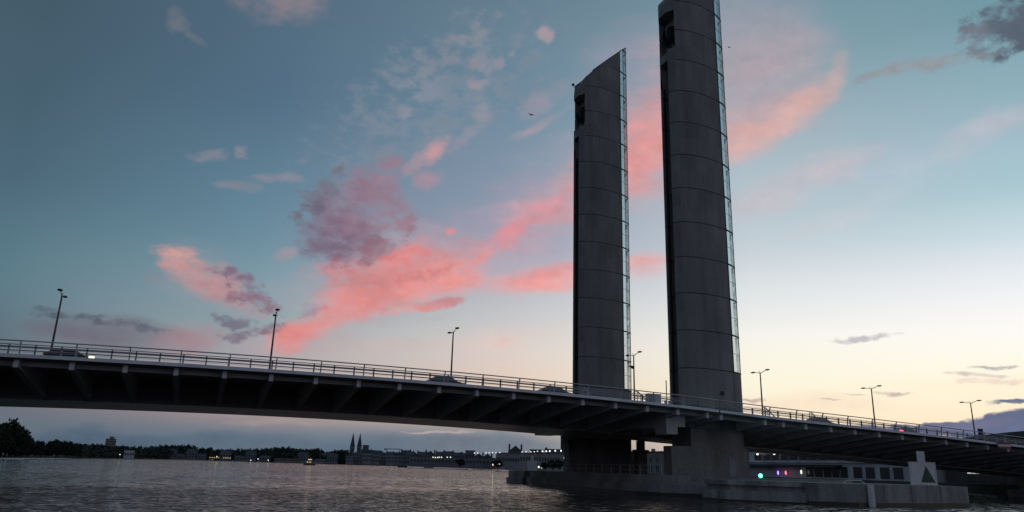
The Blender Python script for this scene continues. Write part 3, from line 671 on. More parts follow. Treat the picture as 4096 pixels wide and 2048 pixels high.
for h in (2.7, 3.25): rr.tube([(63.6, -2, h), (63.86, 28, h)], .025, 4)
rr.build('railing', M_rail, ISL)
MB().prism([(68.95, -17.9), (68.95, -18.4), (72.53, -20.8), (89.5, -19.07), (89.46, -18.6), (72.7, -20.3)], -.3, .3).build('algae_band', M_wet, ISL)
hr = MB(); hr.tube([(71.6, -20.2, 1.95), (71.9, -20.2, 2.25), (73.6, -20.3, 2.25), (74.0, -20.5, 1.9)], .05, 5); hr.build('handrail', M_sign, ISL)
AP = thing('bridge_pier', (154, 14, 0), 'dark concrete approach pier at the right edge, standing in the river', 'bridge pier')
pa = MB(); pa.prism([(149.5, 8), (151, 6), (157, 6), (158.5, 8), (158.5, 18), (157, 20), (151, 20), (149.5, 18)], -1.5, 1.3); pa.build('footing', M_base, AP)
pa = MB(); pa.prism([(151, 9), (152, 7.6), (156, 7.6), (157, 9), (157, 17), (156, 18.4), (152, 18.4), (151, 17)], 1.3, 3.9); pa.build('pier_leg', M_base, AP)

# signs, gauge and light on the island
def board_sign(base, ux, wdt, hgt, label, tri):
    r = thing('navigation_sign', base, label, 'sign')
    ux = Vector(ux).normalized(); n = Vector((ux.y, -ux.x, 0)); b = Vector(base)
    def q(a, c, d): p = b+ux*a+n*d; return (p.x, p.y, p.z+c)
    def slab(mb, x0, x1, z0, z1, d0, d1): mb.hexa([q(x0, z0, d0), q(x1, z0, d0), q(x1, z0, d1), q(x0, z0, d1)], [q(x0, z1, d0), q(x1, z1, d0), q(x1, z1, d1), q(x0, z1, d1)])
    mb = MB(); slab(mb, -wdt/2, wdt/2, .02, hgt, 0, .1); mb.build('board', M_sign, r)
    mb = MB(); slab(mb, -wdt*.15, wdt*.13, hgt+.003, hgt*1.46, .0, .1); mb.build('top_plate', M_sign, r)
    mb = MB()
    for s in (-.3, .3): slab(mb, wdt*s-.05, wdt*s+.05, -.02, hgt*.95, -.12, -.004)
    mb.build('post', M_lamp, r)
    for x0_, x1_, z0_, z1_ in ((-wdt/2, wdt/2, .02, .06), (-wdt/2, wdt/2, hgt-.04, hgt), (-wdt/2, -wdt/2+.04, .06, hgt-.04), (wdt/2-.04, wdt/2, .06, hgt-.04)):
        mb = MB(); slab(mb, x0_, x1_, z0_, z1_, .104, .13); mb.build('frame', M_rail, r)
    if tri:
        mb = MB(); a, c, d = q(-wdt*.1-.02, hgt*.12, .11), q(wdt*.43, hgt*.12, .11), q(wdt*.12, hgt*.84, .11)
        a2, c2, d2 = q(-wdt*.12, hgt*.12, .104), q(wdt*.43, hgt*.12, .104), q(wdt*.12, hgt*.84, .104)
        mb.add([a, c, d, a2, c2, d2], [(0, 1, 2), (5, 4, 3), (0, 3, 4, 1), (1, 4, 5, 2), (2, 5, 3, 0)]); mb.build('green_triangle', M_green, r)
    return r
board_sign((84.4, -18.1, 1.96), (1, -.04, 0), 3.55, 2.3, 'white square board with a green triangle standing on the fender island', True)
pf = at(2129, 1879, 152)
board_sign((pf.x, pf.y, 2.1), (1, -.2, 0), 1.95, 1.95, 'blank white board on the far end of the fender island, left of the pier legs', False)
g = thing('tide_gauge', (74.1, -20.9, 0), 'white tide gauge board fixed upright to the fender wall', 'gauge')
MB().box((73.75, -20.95, -.6), (74.45, -20.8, 1.9)).build('board', M_sign, g)
tk = MB()
for i in range(10): tk.box((73.8, -20.956, -.3+.2*i), (74.02+.1*(i % 2), -20.951, -.22+.2*i))
tk.build('scale_mark', M_barr, g)
p = onY(3042, 1903, -8)
g = thing('beacon', (p.x, p.y, 1.9), 'green light shining on the fender island beside the near pier leg', 'beacon light')
MB().tube([(p.x, p.y, 1.9), (p.x, p.y, 2.25)], .07).build('post', M_lamp, g)
MB().ball((p.x, p.y, 2.43), .2).build('lens', E_green, g)
p = onY(3988, 1768, -1.4)
g = thing('span_sign', tuple(p), 'red and white striped board hung on the approach span edge at right', 'sign')
for i, mm in enumerate((M_red, M_sign, M_red)):
    MB().box((p.x, -1.5, p.z-.29*(i+1)-.003*i), (p.x+2.6, -1.42, p.z-.29*i-.003*i)).build('stripe', mm, g)

# ------------------------------------------------------------------ lamps on the bridge
LX = [-1.5, 22.3, 46.0, 74.9, 98.8, 122.9, 147.4]; LZ = [20.21, 20.42, 20.34, 19.48, 18.56, 17.56, 16.5]
LL = ['double arm street lamp at the far left end of the bridge', 'double arm street lamp standing in front of the pink clouds, second from the left', 'double arm street lamp midway along the lift span, left of both pylons',
      'double arm street lamp between the two pylons', 'double arm street lamp just right of the near pylon', 'double arm street lamp with pale sky behind it, second one right of the near pylon', 'rightmost double arm street lamp, in front of the low dark cloud bank']
for i, (x, zt) in enumerate(zip(LX, LZ)):
    zb = zE(x)+1.0; Y = 22.0
    if i == 0:
        h = zt-zb
        L0 = proto('street_lamp', LL[0], 'street lamp', 'double arm lamps along the middle of the bridge')
        MB().tube([(0, 0, 0), (0, 0, h*.5), (0, 0, h)], .15, 8, .09).build('pole', M_lamp, L0)
        MB().tube([(0, 0, 0), (0, 0, .5)], .22, 8).build('base_sleeve', M_lamp, L0)
        for s, ln, rise in ((-1, 1.75, .34), (1, 1.75, .24)):
            arm = MB().tube([(0, 0, h-.05), (0, s*.5, h+.1), (0, s*ln*.7, h+rise*.75)], .06, 6, .045).build('arm', M_lamp, L0)
            hd = MB(); hd.ball((0, s*(ln*.7+.5), h+rise), .5, .6, 1.0, .24, 12, 6); hd.build('lamp_head', M_lamp, arm)
        MB().tube([(0, 0, h), (0, .3, h+.42)], .03, 5).build('spike', M_lamp, L0)
        place(L0, (x, Y, zb))
    else: 
        o = dup(L0, (x, Y, zb), 0, (1, 1, (zt-zb)/h), LL[i])
p = onY(2530, 1467, 22.0)
g = thing('pole_camera', (p.x, 21.8, p.z-.2), 'small camera box on the lamp pole between the pylons', 'camera')
MB().hexa([(p.x-.1, 21.7, p.z-.35), (p.x+.1, 21.7, p.z-.35), (p.x+.1, 21.9, p.z-.35), (p.x-.1, 21.9, p.z-.35)], [(p.x-.75, 21.6, p.z+.1), (p.x+.1, 21.6, p.z+.1), (p.x+.1, 21.95, p.z+.1), (p.x-.75, 21.95, p.z+.1)]).build('housing', M_lamp, g)

# ------------------------------------------------------------------ vehicles and fittings on the deck
def car(label, x, y, paint, van=False, flip=False, head=False, tail=False, sc=1.0):
    r = thing('van' if van else 'car', (0, 0, 0), label, 'van' if van else 'car')
    Ln, Hh, Wd = (4.9, 2.25, 1.95) if van else (4.3, 1.48, 1.76)
    if van: body = [(-2.4, .35), (2.4, .35), (2.45, .95), (2.1, 1.15), (1.5, 2.05), (1.2, 2.22), (-2.25, 2.25), (-2.42, 2.0)]
    else: body = [(-2.1, .35), (2.1, .35), (2.14, .62), (2.0, .78), (1.15, .93), (.45, 1.36), (.1, 1.46), (-.9, 1.48), (-1.35, 1.38), (-2.0, .98), (-2.12, .75)]
    mb = MB(); n = len(body); hw = Wd/2
    rows = []
    for yy, k in ((-hw, .94), (-hw+.12, 1.0), (hw-.12, 1.0), (hw, .94)):
        rows.append([(a*(1 if b < 1 else (k if abs(a) > 0 else 1)), yy*(1 if b < 1.0 else .88), .35+(b-.35)*(k if b > 1 else 1)) for a, b in body])
    vs = [v for g_ in rows for v in g_]
    fs = [(i*n+k, (i+1)*n+k, (i+1)*n+(k+1) % n, i*n+(k+1) % n) for i in range(3) for k in range(n)]+[tuple(range(n)), tuple(range(4*n-1, 3*n-1, -1))]
    mb.add(vs, fs); bd = mb.build('body', M_car[paint], r, False)
    gm = MB()
    for s in (-1, 1):
        P = ([(.55, 1.2), (1.75, 1.2), (1.3, 1.95), (.55, 1.95)] if van else [(-1.45, .98), (.95, .98), (.42, 1.32), (.05, 1.38), (-.85, 1.4), (-1.2, 1.33)])
        gm.side([(a, b) for a, b in P], s*hw*.885 if s > 0 else s*hw*.885-.01, s*hw*.885+.01 if s > 0 else s*hw*.885)
    gm.build('side_window', M_cglass, r)
    ws = [(2.08, 1.18), (1.56, 2.0)] if van else [(1.12, .97), (.5, 1.34)]
    MB().hexa([(ws[0][0]+.02, -.7, ws[0][1]), (ws[0][0]+.02, .7, ws[0][1]), (ws[1][0]+.02, .62, ws[1][1]), (ws[1][0]+.02, -.62, ws[1][1])], [(ws[0][0]+.04, -.7, ws[0][1]+.02), (ws[0][0]+.04, .7, ws[0][1]+.02), (ws[1][0]+.04, .62, ws[1][1]+.02), (ws[1][0]+.04, -.62, ws[1][1]+.02)]).build('windscreen', M_cglass, r)
    for wx in (-1.35, 1.35):
        for s in (-1, 1):
            ring = [(wx+.33*cos(2*PI*k/16), .33+.33*sin(2*PI*k/16)) for k in range(16)]
            MB().side(ring, s*hw-.1*s-.09, s*hw-.1*s+.09).build('wheel', M_tyre, r)
    for s in (-1, 1):
        MB().box((Ln/2-.08 if van else 1.75, s*.71-.19, .66), (Ln/2+.03 if van else 2.16, s*.71+.19, .82)).build('headlight', E_head if head else M_sign, r)
        MB().box((-2.45 if van else -2.15, s*.76-.14, .78), (-2.4 if van else -1.7, s*.76+.14, .95)).build('tail_light', E_red if tail else M_red, r)
    slope = (zE(x+2)-zE(x-2))/4
    r.location = (x, y, zE(x)+.99); r.rotation_euler = (0, -math.atan(slope) if not flip else math.atan(slope), PI if flip else 0)
    r.scale = (sc, sc, sc); return r
c = car('dark car with a glowing yellow headlight behind the railing at left, beside the first lamp', 2.65, 8.0, 'dark', head=True)
c = car('grey car on the bridge at the foot of the third lamp', 41.0, 8.0, 'blue')
c = car('blue grey car on the bridge just left of the farther pylon', 55.1, 8.0, 'grey')
c = car('reddish car on the approach just right of the near pylon', 97.0, 8.0, 'red')
c = car('car with lit red tail light on the approach at right', 113.6, 8.0, 'silver', tail=True)
# brake glow faces the river side as in the photo: side marker of the same car
def slant_gate(x, y, label, hgt=1.2, ln=1.6):
    z0 = zE(x)+.6; r = thing('slanted_barrier', (x, y, z0), label, 'barrier', 'slanted tube frames beside the railing')
    mb = MB(); mb.tube([(x, y, z0+hgt*.5), (x+.1, y, z0+hgt), (x+.5, y, z0+hgt), (x+ln, y, z0+.25), (x+ln+.9, y, z0+.15)], .075, 6); mb.build('slanted_tube', M_rail, r, True)
    mb = MB()
    for t in (.12, .5, .95): mb.tube([(x+t, y+.05, z0), (x+t, y+.05, z0+hgt-(max(0, t-.5))*.55)], .05, 5)
    mb.build('post', M_rail, r)
    mb = MB()
    for h_ in (.35, .65, .9): mb.tube([(x, y+.05, z0+h_), (x+1.0, y+.05, z0+h_)], .025, 4)
    mb.build('crossbar', M_rail, r); return r
slant_gate(55.2, 1.6, 'slanted tube barrier behind the railing at the left foot of the farther pylon', 1.3)
slant_gate(62.4, 1.6, 'slanted tube barrier behind the railing between the two pylons', 1.5, 2.0)
slant_gate(81.2, 1.6, 'slanted tube barrier behind the railing just right of the near pylon', 1.5, 2.2)
slant_gate(88.9, 1.6, 'slanted tube barrier behind the railing farther right, beside the reddish car', 1.5, 1.8)
for xx, dz, lb in ((67.5, 3.4, 'taller of two raised barrier arms left of the near pylon'), (68.05, 2.3, 'shorter of two raised barrier arms left of the near pylon')):
    z0 = zE(xx)+.6; r = thing('road_barrier', (xx, 2.6, z0), lb, 'barrier')
    MB().box((xx-.14, 2.5, z0), (xx+.14, 2.75, z0+1.0)).build('motor_box', M_sign, r)
    MB().box((xx-.05, 2.4, z0+.7), (xx+.05, 2.48, z0+dz)).build('arm', M_sign, r)
z0 = zE(66)+.6; r = thing('control_cabinet', (65.8, 2.8, z0), 'plain grey equipment cabinet on the footway between the pylons', 'cabinet')
MB().box((64.95, 2.5, z0), (66.75, 3.2, z0+1.55)).build('cabinet_body', M_rail, r); MB().box((64.9, 2.45, z0+1.553), (66.8, 3.25, z0+1.62)).build('cabinet_lid', M_barr, r)
MB().box((65.0, 2.485, z0+.15), (65.82, 2.497, z0+1.45)).build('cabinet_door', M_barr, r)

# ------------------------------------------------------------------ right bank: quay buildings behind the bridge
WIN = None
def window_on_x(par, x, y0, y1, z0, z1, m=None, frame=True):
    w = MB().box((x-.06, y0, z0), (x-.02, y1, z1)).build('window', m or M_pane, par)
    if frame:
        f = MB()
        for a, b in (((x-.1, y0-.12, z0-.1), (x-.065, y0, z1+.1)), ((x-.1, y1, z0-.1), (x-.065, y1+.12, z1+.1)), ((x-.1, y0, z1), (x-.065, y1, z1+.1)), ((x-.1, y0, z0-.1), (x-.065, y1, z0))): f.box(a, b)
        f.build('frame', M_hang, w)
    return w
r = thing('warehouse', (185, 95, 2), 'long pale two storey warehouse on the right quay under the approach span', 'warehouse')
MB().box((180, 62, 2), (215, 132, 10.6)).build('wall', M_hang, r); MB().box((179.4, 61.4, 10.6), (215.5, 132.6, 11.2)).build('roof', M_roof, r)
MB().box((179.3, 62, 6.35), (179.98, 132, 6.7)).build('ledge', M_hang, r)
lit = {0: E_dim}
for i, u in enumerate((3035, 3068, 3102, 3138, 3173, 3216, 3252, 3290, 3330, 3370)):
    y = onX(u, 1828, 180).y; window_on_x(r, 180, y-2.0, y+2.0, 7.0, 8.8)
for i, u in enumerate((3240, 3275, 3312, 3345, 3375, 3432, 3482, 3540, 3594)):
    y = onX(u, 1890, 180).y; window_on_x(r, 180, y-1.5, y+1.5, 2.4, 5.3)
MB().hexa([(177, 86, 5.0), (180, 86, 5.7), (180, 128, 5.7), (177, 128, 5.0)], [(177, 86, 5.1), (180, 86, 5.8), (180, 128, 5.8), (177, 128, 5.1)]).build('awning', M_awn, r)
MB().box((179.9, 124.5, 7.05), (179.93, 127.5, 8.7)).build('red_hanging', M_red, r)
for u, v, mm, lb, nm in ((3030, 1817, E_white, 'white lamp on the warehouse wall next to the near pier leg', 'wall_lamp'), (3097, 1816, E_white, 'second white lamp along the warehouse upper windows', 'wall_lamp'), (3112, 1891, E_purp, 'purple light under the warehouse awning', 'terrace_light'), (3143, 1891, E_pink, 'pink light under the warehouse awning', 'terrace_light'), (3205, 1888, E_dim, 'faint white light at the right end of the awning', 'terrace_light')):
    p = onX(u, v, 178.6); t = thing(nm, tuple(p), lb, 'lamp')
    sz = (1, .55, 1.9) if nm == 'terrace_light' else (1, 1.25, .8)
    MB().ball(p, .32, *sz).build('bulb', mm, t); MB().tube([(p.x, p.y, p.z+.3), (p.x+1.3, p.y, p.z+.4)], .05, 4).build('bracket', M_lamp, t)
r = thing('warehouse', (190, 48, 2), 'dark low quay building with a lit strip window at the right edge', 'warehouse')
MB().box((188, 28, 2), (215, 60.5, 8.0)).build('wall', M_quay, r); MB().box((187.5, 27.5, 8.0), (215.5, 61, 8.5)).build('roof', M_roof, r)
pa_, pb_ = onX(3868, 1888, 187.9), onX(3985, 1896, 187.9)
for k in range(6):
    ya = pa_.y+(pb_.y-pa_.y)*(k+.08)/6; yb = pa_.y+(pb_.y-pa_.y)*(k+.92)/6
    MB().box((187.86, min(ya, yb), pa_.z-.35), (187.9, max(ya, yb), pa_.z-.02)).build('strip_window', E_strip, r)
for k in range(4):
    y = pa_.y-1.0-k*2.4; MB().box((187.9, y-.9, 2.3), (187.95, y+.9, 4.2)).build('window', M_pane, r)
r = thing('stone_house', (186, 180, 2), 'stone quay house with dark windows seen between the pier legs', 'house')
MB().box((184, 168, 2), (200, 206, 10.0)).build('wall', M_stone, r)
rf = MB().prism([(183.6, 167.6), (200.4, 167.6), (200.4, 206.4), (183.6, 206.4)], 10.0, 10.5).build('roof', M_roof, r)
for y in (172, 178, 190): MB().box((186, y, 10.5), (187, y+1.4, 11.6)).build('chimney', M_stone, rf)
for u in (2603, 2628): 
    for (za, zb) in ((6.3, 8.2), (2.6, 5.0)):
        y = onX(u, 1840, 184).y; window_on_x(r, 184, y-1.0, y+1.0, za, zb, None, False)
# taller hall whose dark roof rises behind the right end of the bridge
r = thing('hall', (245, 75, 2), 'dark hall with a low curved roof rising behind the right end of the bridge', 'building')
MB().box((240, 40, 2), (290, 92, 15.2)).build('wall', M_roof, r)
ro = MB(); st = [(239 , 39+1.8*i, 15.2+2.0*sin(PI*(i+2)/34)) for i in range(31)]
for a, b in zip(st, st[1:]): ro.hexa([(238, a[1], 15.2), (291, a[1], 15.2), (291, b[1], 15.2), (238, b[1], 15.2)], [(238, a[1], a[2]), (291, a[1], a[2]), (291, b[1], b[2]), (238, b[1], b[2])])
ro.build('roof', M_roof, r)
vt = MB(); p = onX(3912, 1722, 240); vt.box((240.5, p.y-.5, 15.5), (241.6, p.y+.5, p.z+.6)); vt.build('roof_vent', M_dark, r)

# hangars and lamps left of the pier legs, about 600 m away
def far_block(u0, u1, vtop, dist, depth, label, m, nw, rows, roof='flat', cat='building', name='quay_building', group=None, lit=0.0):
    a, b = at(u0, vtop, dist), at(u1, vtop+.0287*(u1-u0), dist)
    h = (a.z+b.z)/2-1.0; t = (b-a); t.z = 0; ln = t.length; t.normalize(); n = Vector((-t.y, t.x, 0)); mid = (a+b)/2
    r = thing(name, (mid.x, mid.y, 1.0), label, cat, group)
    def P(x, y, z): q = mid+t*x+n*y; return (q.x, q.y, 1.0+z)
    def bx(mb, x0, x1, y0, y1, z0, z1): mb.hexa([P(x0, y0, z0), P(x1, y0, z0), P(x1, y1, z0), P(x0, y1, z0)], [P(x0, y0, z1), P(x1, y0, z1), P(x1, y1, z1), P(x0, y1, z1)])
    mb = MB(); hw = h if roof == 'flat' else h*.74; bx(mb, -ln/2, ln/2, 0, depth, 0, hw); mb.build('wall', m, r)
    mb = MB()
    if roof == 'flat': bx(mb, -ln/2-.4, ln/2+.4, -.4, depth+.4, hw, hw+.5)
    elif roof == 'gable': mb.add([P(-ln/2, -.3, hw), P(ln/2, -.3, hw), P(ln/2, depth, hw), P(-ln/2, depth, hw), P(-ln/2, depth/2, h), P(ln/2, depth/2, h)], [(0, 1, 5, 4), (2, 3, 4, 5), (1, 2, 5), (3, 0, 4), (3, 2, 1, 0)])
    elif roof == 'side': mb.add([P(-ln/2, -.3, hw), P(ln/2, -.3, hw), P(ln/2, depth, hw), P(-ln/2, depth, hw), P(0, -.3, h), P(0, depth, h)], [(0, 1, 4), (2, 3, 5), (1, 2, 5, 4), (3, 0, 4, 5), (3, 2, 1, 0)])
    rf = mb.build('roof', M_roof, r)
    if roof != 'flat':
        for x in (-ln*.42, ln*.4):
            mb = MB(); bx(mb, x-ln*.03-.4, x+ln*.03+.4, depth*.3, depth*.3+1.5, hw*.95, h*1.06); mb.build('chimney', M_roof, rf)
    wd = ln/nw if nw else 0
    for j, (z0, z1) in enumerate(rows):
        for i in range(nw):
            mb = MB(); x = -ln/2+wd*(i+.5); bx(mb, x-wd*.28, x+wd*.28, -.08, -.03, hw*z0, hw*z1); mb.build('window', E_win if random.random() < lit else M_pane, r)
    return r
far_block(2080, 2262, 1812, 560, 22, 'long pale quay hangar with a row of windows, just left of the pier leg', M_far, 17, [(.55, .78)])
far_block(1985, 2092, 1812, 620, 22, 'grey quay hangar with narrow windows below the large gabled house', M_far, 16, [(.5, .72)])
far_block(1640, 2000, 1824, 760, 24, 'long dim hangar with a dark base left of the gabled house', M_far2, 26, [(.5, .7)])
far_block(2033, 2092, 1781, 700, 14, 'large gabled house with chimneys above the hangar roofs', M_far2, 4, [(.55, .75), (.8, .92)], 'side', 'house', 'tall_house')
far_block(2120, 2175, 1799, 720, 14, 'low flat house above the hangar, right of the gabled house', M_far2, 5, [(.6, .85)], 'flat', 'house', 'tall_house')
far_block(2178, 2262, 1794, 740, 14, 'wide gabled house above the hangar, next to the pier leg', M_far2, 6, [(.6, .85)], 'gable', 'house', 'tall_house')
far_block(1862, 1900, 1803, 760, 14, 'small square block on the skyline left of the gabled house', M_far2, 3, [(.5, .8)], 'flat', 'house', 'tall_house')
lamp0 = None
def small_lamp(u, v, dist, r_, m, label, group=None):
    p = at(u, v, dist)
    t = thing('quay_lamp', tuple(p), label, 'lamp', group)
    MB().ball(p, r_, n=8, h=5).build('bulb', m, t); MB().tube([(p.x, p.y, 1.5), (p.x, p.y, p.z-r_*.8)], .12, 4).build('post', M_lamp, t)
for u, v in ((1898, 1812), (1911, 1812), (1944, 1811), (1957, 1811), (1970, 1811), (1984, 1811), (1999, 1810), (2088, 1808), (2104, 1807), (2123, 1807), (2137, 1807), (2150, 1805)):
    small_lamp(u, v, 545, .4, E_dim, 'small white lamp in the row along the hangar roofs left of the pier', 'white lamps along the hangar roofs')
for u, v in ((2170, 1805), (2185, 1805), (2199, 1804), (2221, 1803), (2244, 1803)):
    small_lamp(u, v, 545, .55, E_white, 'brighter white lamp at the right end of the row above the hangar', 'brighter lamps above the hangar')
for u, v in ((1974, 1858), (1989, 1859), (1997, 1859)):
    small_lamp(u, v, 540, .8, E_warm, 'warm yellow lamp low on the quay left of the blank board', 'warm lamps low on the quay')
for u, v in ((2155, 1868), (2166, 1869), (2203, 1863), (2232, 1865), (2258, 1832)):
    small_lamp(u, v, 530, .65, E_white, 'white lamp low on the quay between the blank board and the pier leg', 'white lamps right of the blank board')
for u, v in ((1732, 1829), (1741, 1830), (1750, 1830), (1757, 1829), (1766, 1829), (1789, 1829), (1802, 1829)):
    small_lamp(u, v, 735, .55, E_dim, 'pale lamp in the short row on the dim hangar front', 'pale lamps on the dim hangar')
small_lamp(2187, 1863, 530, .5, E_purp, 'purple light on the quay left of the pier leg')
for u, v, dd in ((868, 1826, 1390), (1003, 1841, 1330), (1032, 1836, 1330), (1073, 1841, 1330), (480, 1818, 900)):
    small_lamp(u, v, dd, .72 if dd > 1000 else .45, E_white, 'bright white lamp at the water edge of the far bank', 'white lamps on the far bank')
for k in range(9): small_lamp(840+8.6*k+(12 if k > 4 else 0), 1830+.25*k, 1380, .8, E_win, 'yellow light in the two short rows on the far bank', 'yellow lights on the far bank')

# ------------------------------------------------------------------ far bank: church, towers, houses, crane
b0 = at(1422, 1845, 1650); r = thing('church', (b0.x, b0.y, 1.3), 'dark church with two pointed spires on the far bank', 'church')
K = 1650/FPX
t = Vector((cos(R(10)), -sin(R(10)), 0)); nrm = Vector((sin(R(10)), cos(R(10)), 0))
def PQ(x, y, z): q = b0+t*x+nrm*y; return (q.x, q.y, 1.3+z)
def cbx(mb, x0, x1, y0, y1, z0, z1): mb.hexa([PQ(x0, y0, z0), PQ(x1, y0, z0), PQ(x1, y1, z0), PQ(x0, y1, z0)], [PQ(x0, y0, z1), PQ(x1, y0, z1), PQ(x1, y1, z1), PQ(x0, y1, z1)])
mb = MB(); cbx(mb, -9, 14, 0, 30, 0, 22); mb.build('nave', M_far2, r)
mb = MB(); mb.add([PQ(10, 0, 22), PQ(62, 0, 22), PQ(62, 20, 22), PQ(10, 20, 22), PQ(10, 10, 31), PQ(54, 10, 29)], [(0, 1, 5, 4), (2, 3, 4, 5), (1, 2, 5), (3, 0, 4)]); cbx(mb, 10, 60, .5, 19.5, 0, 22); mb.build('nave_roof', M_roof, r)
for x in (-9, 5.5):
    mb = MB(); cbx(mb, x-5, x+5, -4, 4, 0, 36); tw = mb.build('tower', M_far2, r)
    mb = MB(); mb.add([PQ(x-5, -3.6, 36), PQ(x+5, -3.6, 36), PQ(x+5, 3.6, 36), PQ(x-5, 3.6, 36), PQ(x, 0, 65)], [(0, 1, 4), (1, 2, 4), (2, 3, 4), (3, 0, 4), (3, 2, 1, 0)])
    for sx in (-3.6, 3.6):
        for sy in (-3.6, 3.6): mb.add([PQ(x+sx-.8, sy-.8, 36), PQ(x+sx+.8, sy-.8, 36), PQ(x+sx+.8, sy+.8, 36), PQ(x+sx-.8, sy+.8, 36), PQ(x+sx, sy, 44)], [(0, 1, 4), (1, 2, 4), (2, 3, 4), (3, 0, 4)])
    mb.build('spire', M_roof, tw)
    mb = MB(); cbx(mb, x-1.3, x+1.3, -4.1, -4.02, 24, 32); mb.build('belfry_opening', M_dark, tw)
mb = MB(); cbx(mb, 13, 26, 12, 24, 0, 40); mb.build('scaffold_tower', M_far2, r)
far_block(424, 466, 1756, 1150, 16, 'square apartment tower rising above the trees on the left bank', M_stone, 5, [(.55, .62), (.68, .75), (.82, .9)], 'flat', 'apartment tower', 'apartment_tower')
far_block(440, 458, 1748, 1155, 10, 'small plant room behind the top of the apartment tower', M_far2, 0, [], 'flat', 'rooftop room', 'plant_room')
far_block(498, 540, 1801, 880, 12, 'pale low building in a gap between the trees on the left bank', M_hang, 4, [(.4, .7)], 'flat')
far_block(1128, 1175, 1796, 1500, 16, 'pinkish roofed block above the trees on the far bank', M_stone, 6, [(.5, .7)], 'flat')
r0 = at(1548, 1797, 1650); r = thing('tower_crane', (r0.x, r0.y, 1.3), 'thin tower crane above the roofs right of the church', 'crane')
MB().tube([(r0.x, r0.y, 1.3), (r0.x, r0.y, r0.z+1)], .9, 4).build('mast', M_lamp, r)
e0, e1 = at(1538, 1795, 1650), at(1606, 1797, 1650); MB().tube([e0, e1], .7, 4).build('jib', M_lamp, r); e2 = at(1540, 1798, 1650); MB().ball(e2, 1.8).build('counterweight', M_lamp, r)
hs = [(1400, 1812), (1440, 1810), (1535, 1809), (1562, 1807), (1580, 1808), (1610, 1806), (1640, 1805), (1300, 1812), (1470, 1797), (1505, 1803), (1590, 1808), (1625, 1800), (1655, 1804), (1690, 1806), (1722, 1802), (1760, 1806), (1795, 1804), (1830, 1809), (1862, 1811), (1915, 1812), (1950, 1814)]
for i, (u, v) in enumerate(hs):
    w = random.choice((30, 36, 42)); rfk = random.choice(('gable', 'gable', 'side'))
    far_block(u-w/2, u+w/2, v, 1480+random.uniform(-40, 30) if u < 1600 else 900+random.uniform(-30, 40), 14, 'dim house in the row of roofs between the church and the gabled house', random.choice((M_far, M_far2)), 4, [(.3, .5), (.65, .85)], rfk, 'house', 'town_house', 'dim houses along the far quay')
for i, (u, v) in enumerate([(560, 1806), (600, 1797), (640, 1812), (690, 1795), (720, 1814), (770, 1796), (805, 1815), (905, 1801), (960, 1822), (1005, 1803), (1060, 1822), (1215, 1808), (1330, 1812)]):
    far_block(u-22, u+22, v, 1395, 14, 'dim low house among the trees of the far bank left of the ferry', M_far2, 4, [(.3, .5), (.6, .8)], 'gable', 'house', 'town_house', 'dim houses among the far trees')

# boats and pontoons
p = at(1238, 1858.5, 700); r = thing('ferry', (p.x, p.y, 0), 'small river ferry with lit cabin crossing in mid river', 'boat')
def fbx(x0, x1, y0, y1, z0, z1): return MB().box((p.x+x0, p.y+y0, z0), (p.x+x1, p.y+y1, z1))
MB().prism([(p.x-5.2, p.y+1), (p.x-4, p.y-2), (p.x+4.4, p.y-2), (p.x+5.4, p.y+1), (p.x+4, p.y+9), (p.x-4, p.y+9)], 0, 1.3).build('hull', M_dark, r)
c1 = fbx(-3.4, 3.6, -1, 7, 1.3, 3.6).build('cabin', M_far, r); c2 = fbx(-2.4, 2.4, 0, 5, 3.6, 5.6).build('wheelhouse', M_far, r); fbx(-2.9, 3.0, -.8, 6, 5.6, 5.9).build('roof', M_roof, r)
for x in (-2.6, -.3, 2.0): fbx(x, x+1.1, -1.08, -1.02, 2.1, 2.9).build('window', E_win if x < 0 else M_pane, c1)
fbx(-1.6, 1.4, -.08, -.02, 4.4, 5.2).build('window', E_win, c2); MB().tube([(p.x, p.y+2, 5.9), (p.x, p.y+2, 8.4)], .1, 4).build('mast', M_lamp, r)
far_block(1098, 1188, 1833, 1330, 10, 'pale glassy pontoon hall moored at the far bank left of the ferry', M_stone, 10, [(.35, .75)], 'flat', 'pontoon', 'pontoon_hall')
far_block(1258, 1303, 1836, 1340, 10, 'pale moored pontoon at the far bank just right of the ferry', M_far, 6, [(.35, .7)], 'flat', 'pontoon', 'pontoon_hall')
for u0, u1, lb in ((1590, 1630, 'low dark boat moored along the far quay right of the crane'), (1695, 1735, 'pale slim boat moored along the far quay')):
    a = at(u0, 1860, 880); b = at(u1, 1860, 880); r = thing('moored_boat', ((a.x+b.x)/2, a.y, 0), lb, 'boat'); d = b-a
    MB().prism([(a.x, a.y), (a.x+d.x*.1, a.y-2), (b.x-d.x*.1, b.y-2), (b.x, b.y), (b.x-d.x*.1, b.y+2), (a.x+d.x*.1, a.y+2)], 0, 1.4).build('hull', M_far if u0 > 1650 else M_dark, r)
    MB().box((a.x+d.x*.3, min(a.y, b.y)-1, 1.4), (a.x+d.x*.7, max(a.y, b.y)+1, 3.0)).build('cabin', M_stone, r)

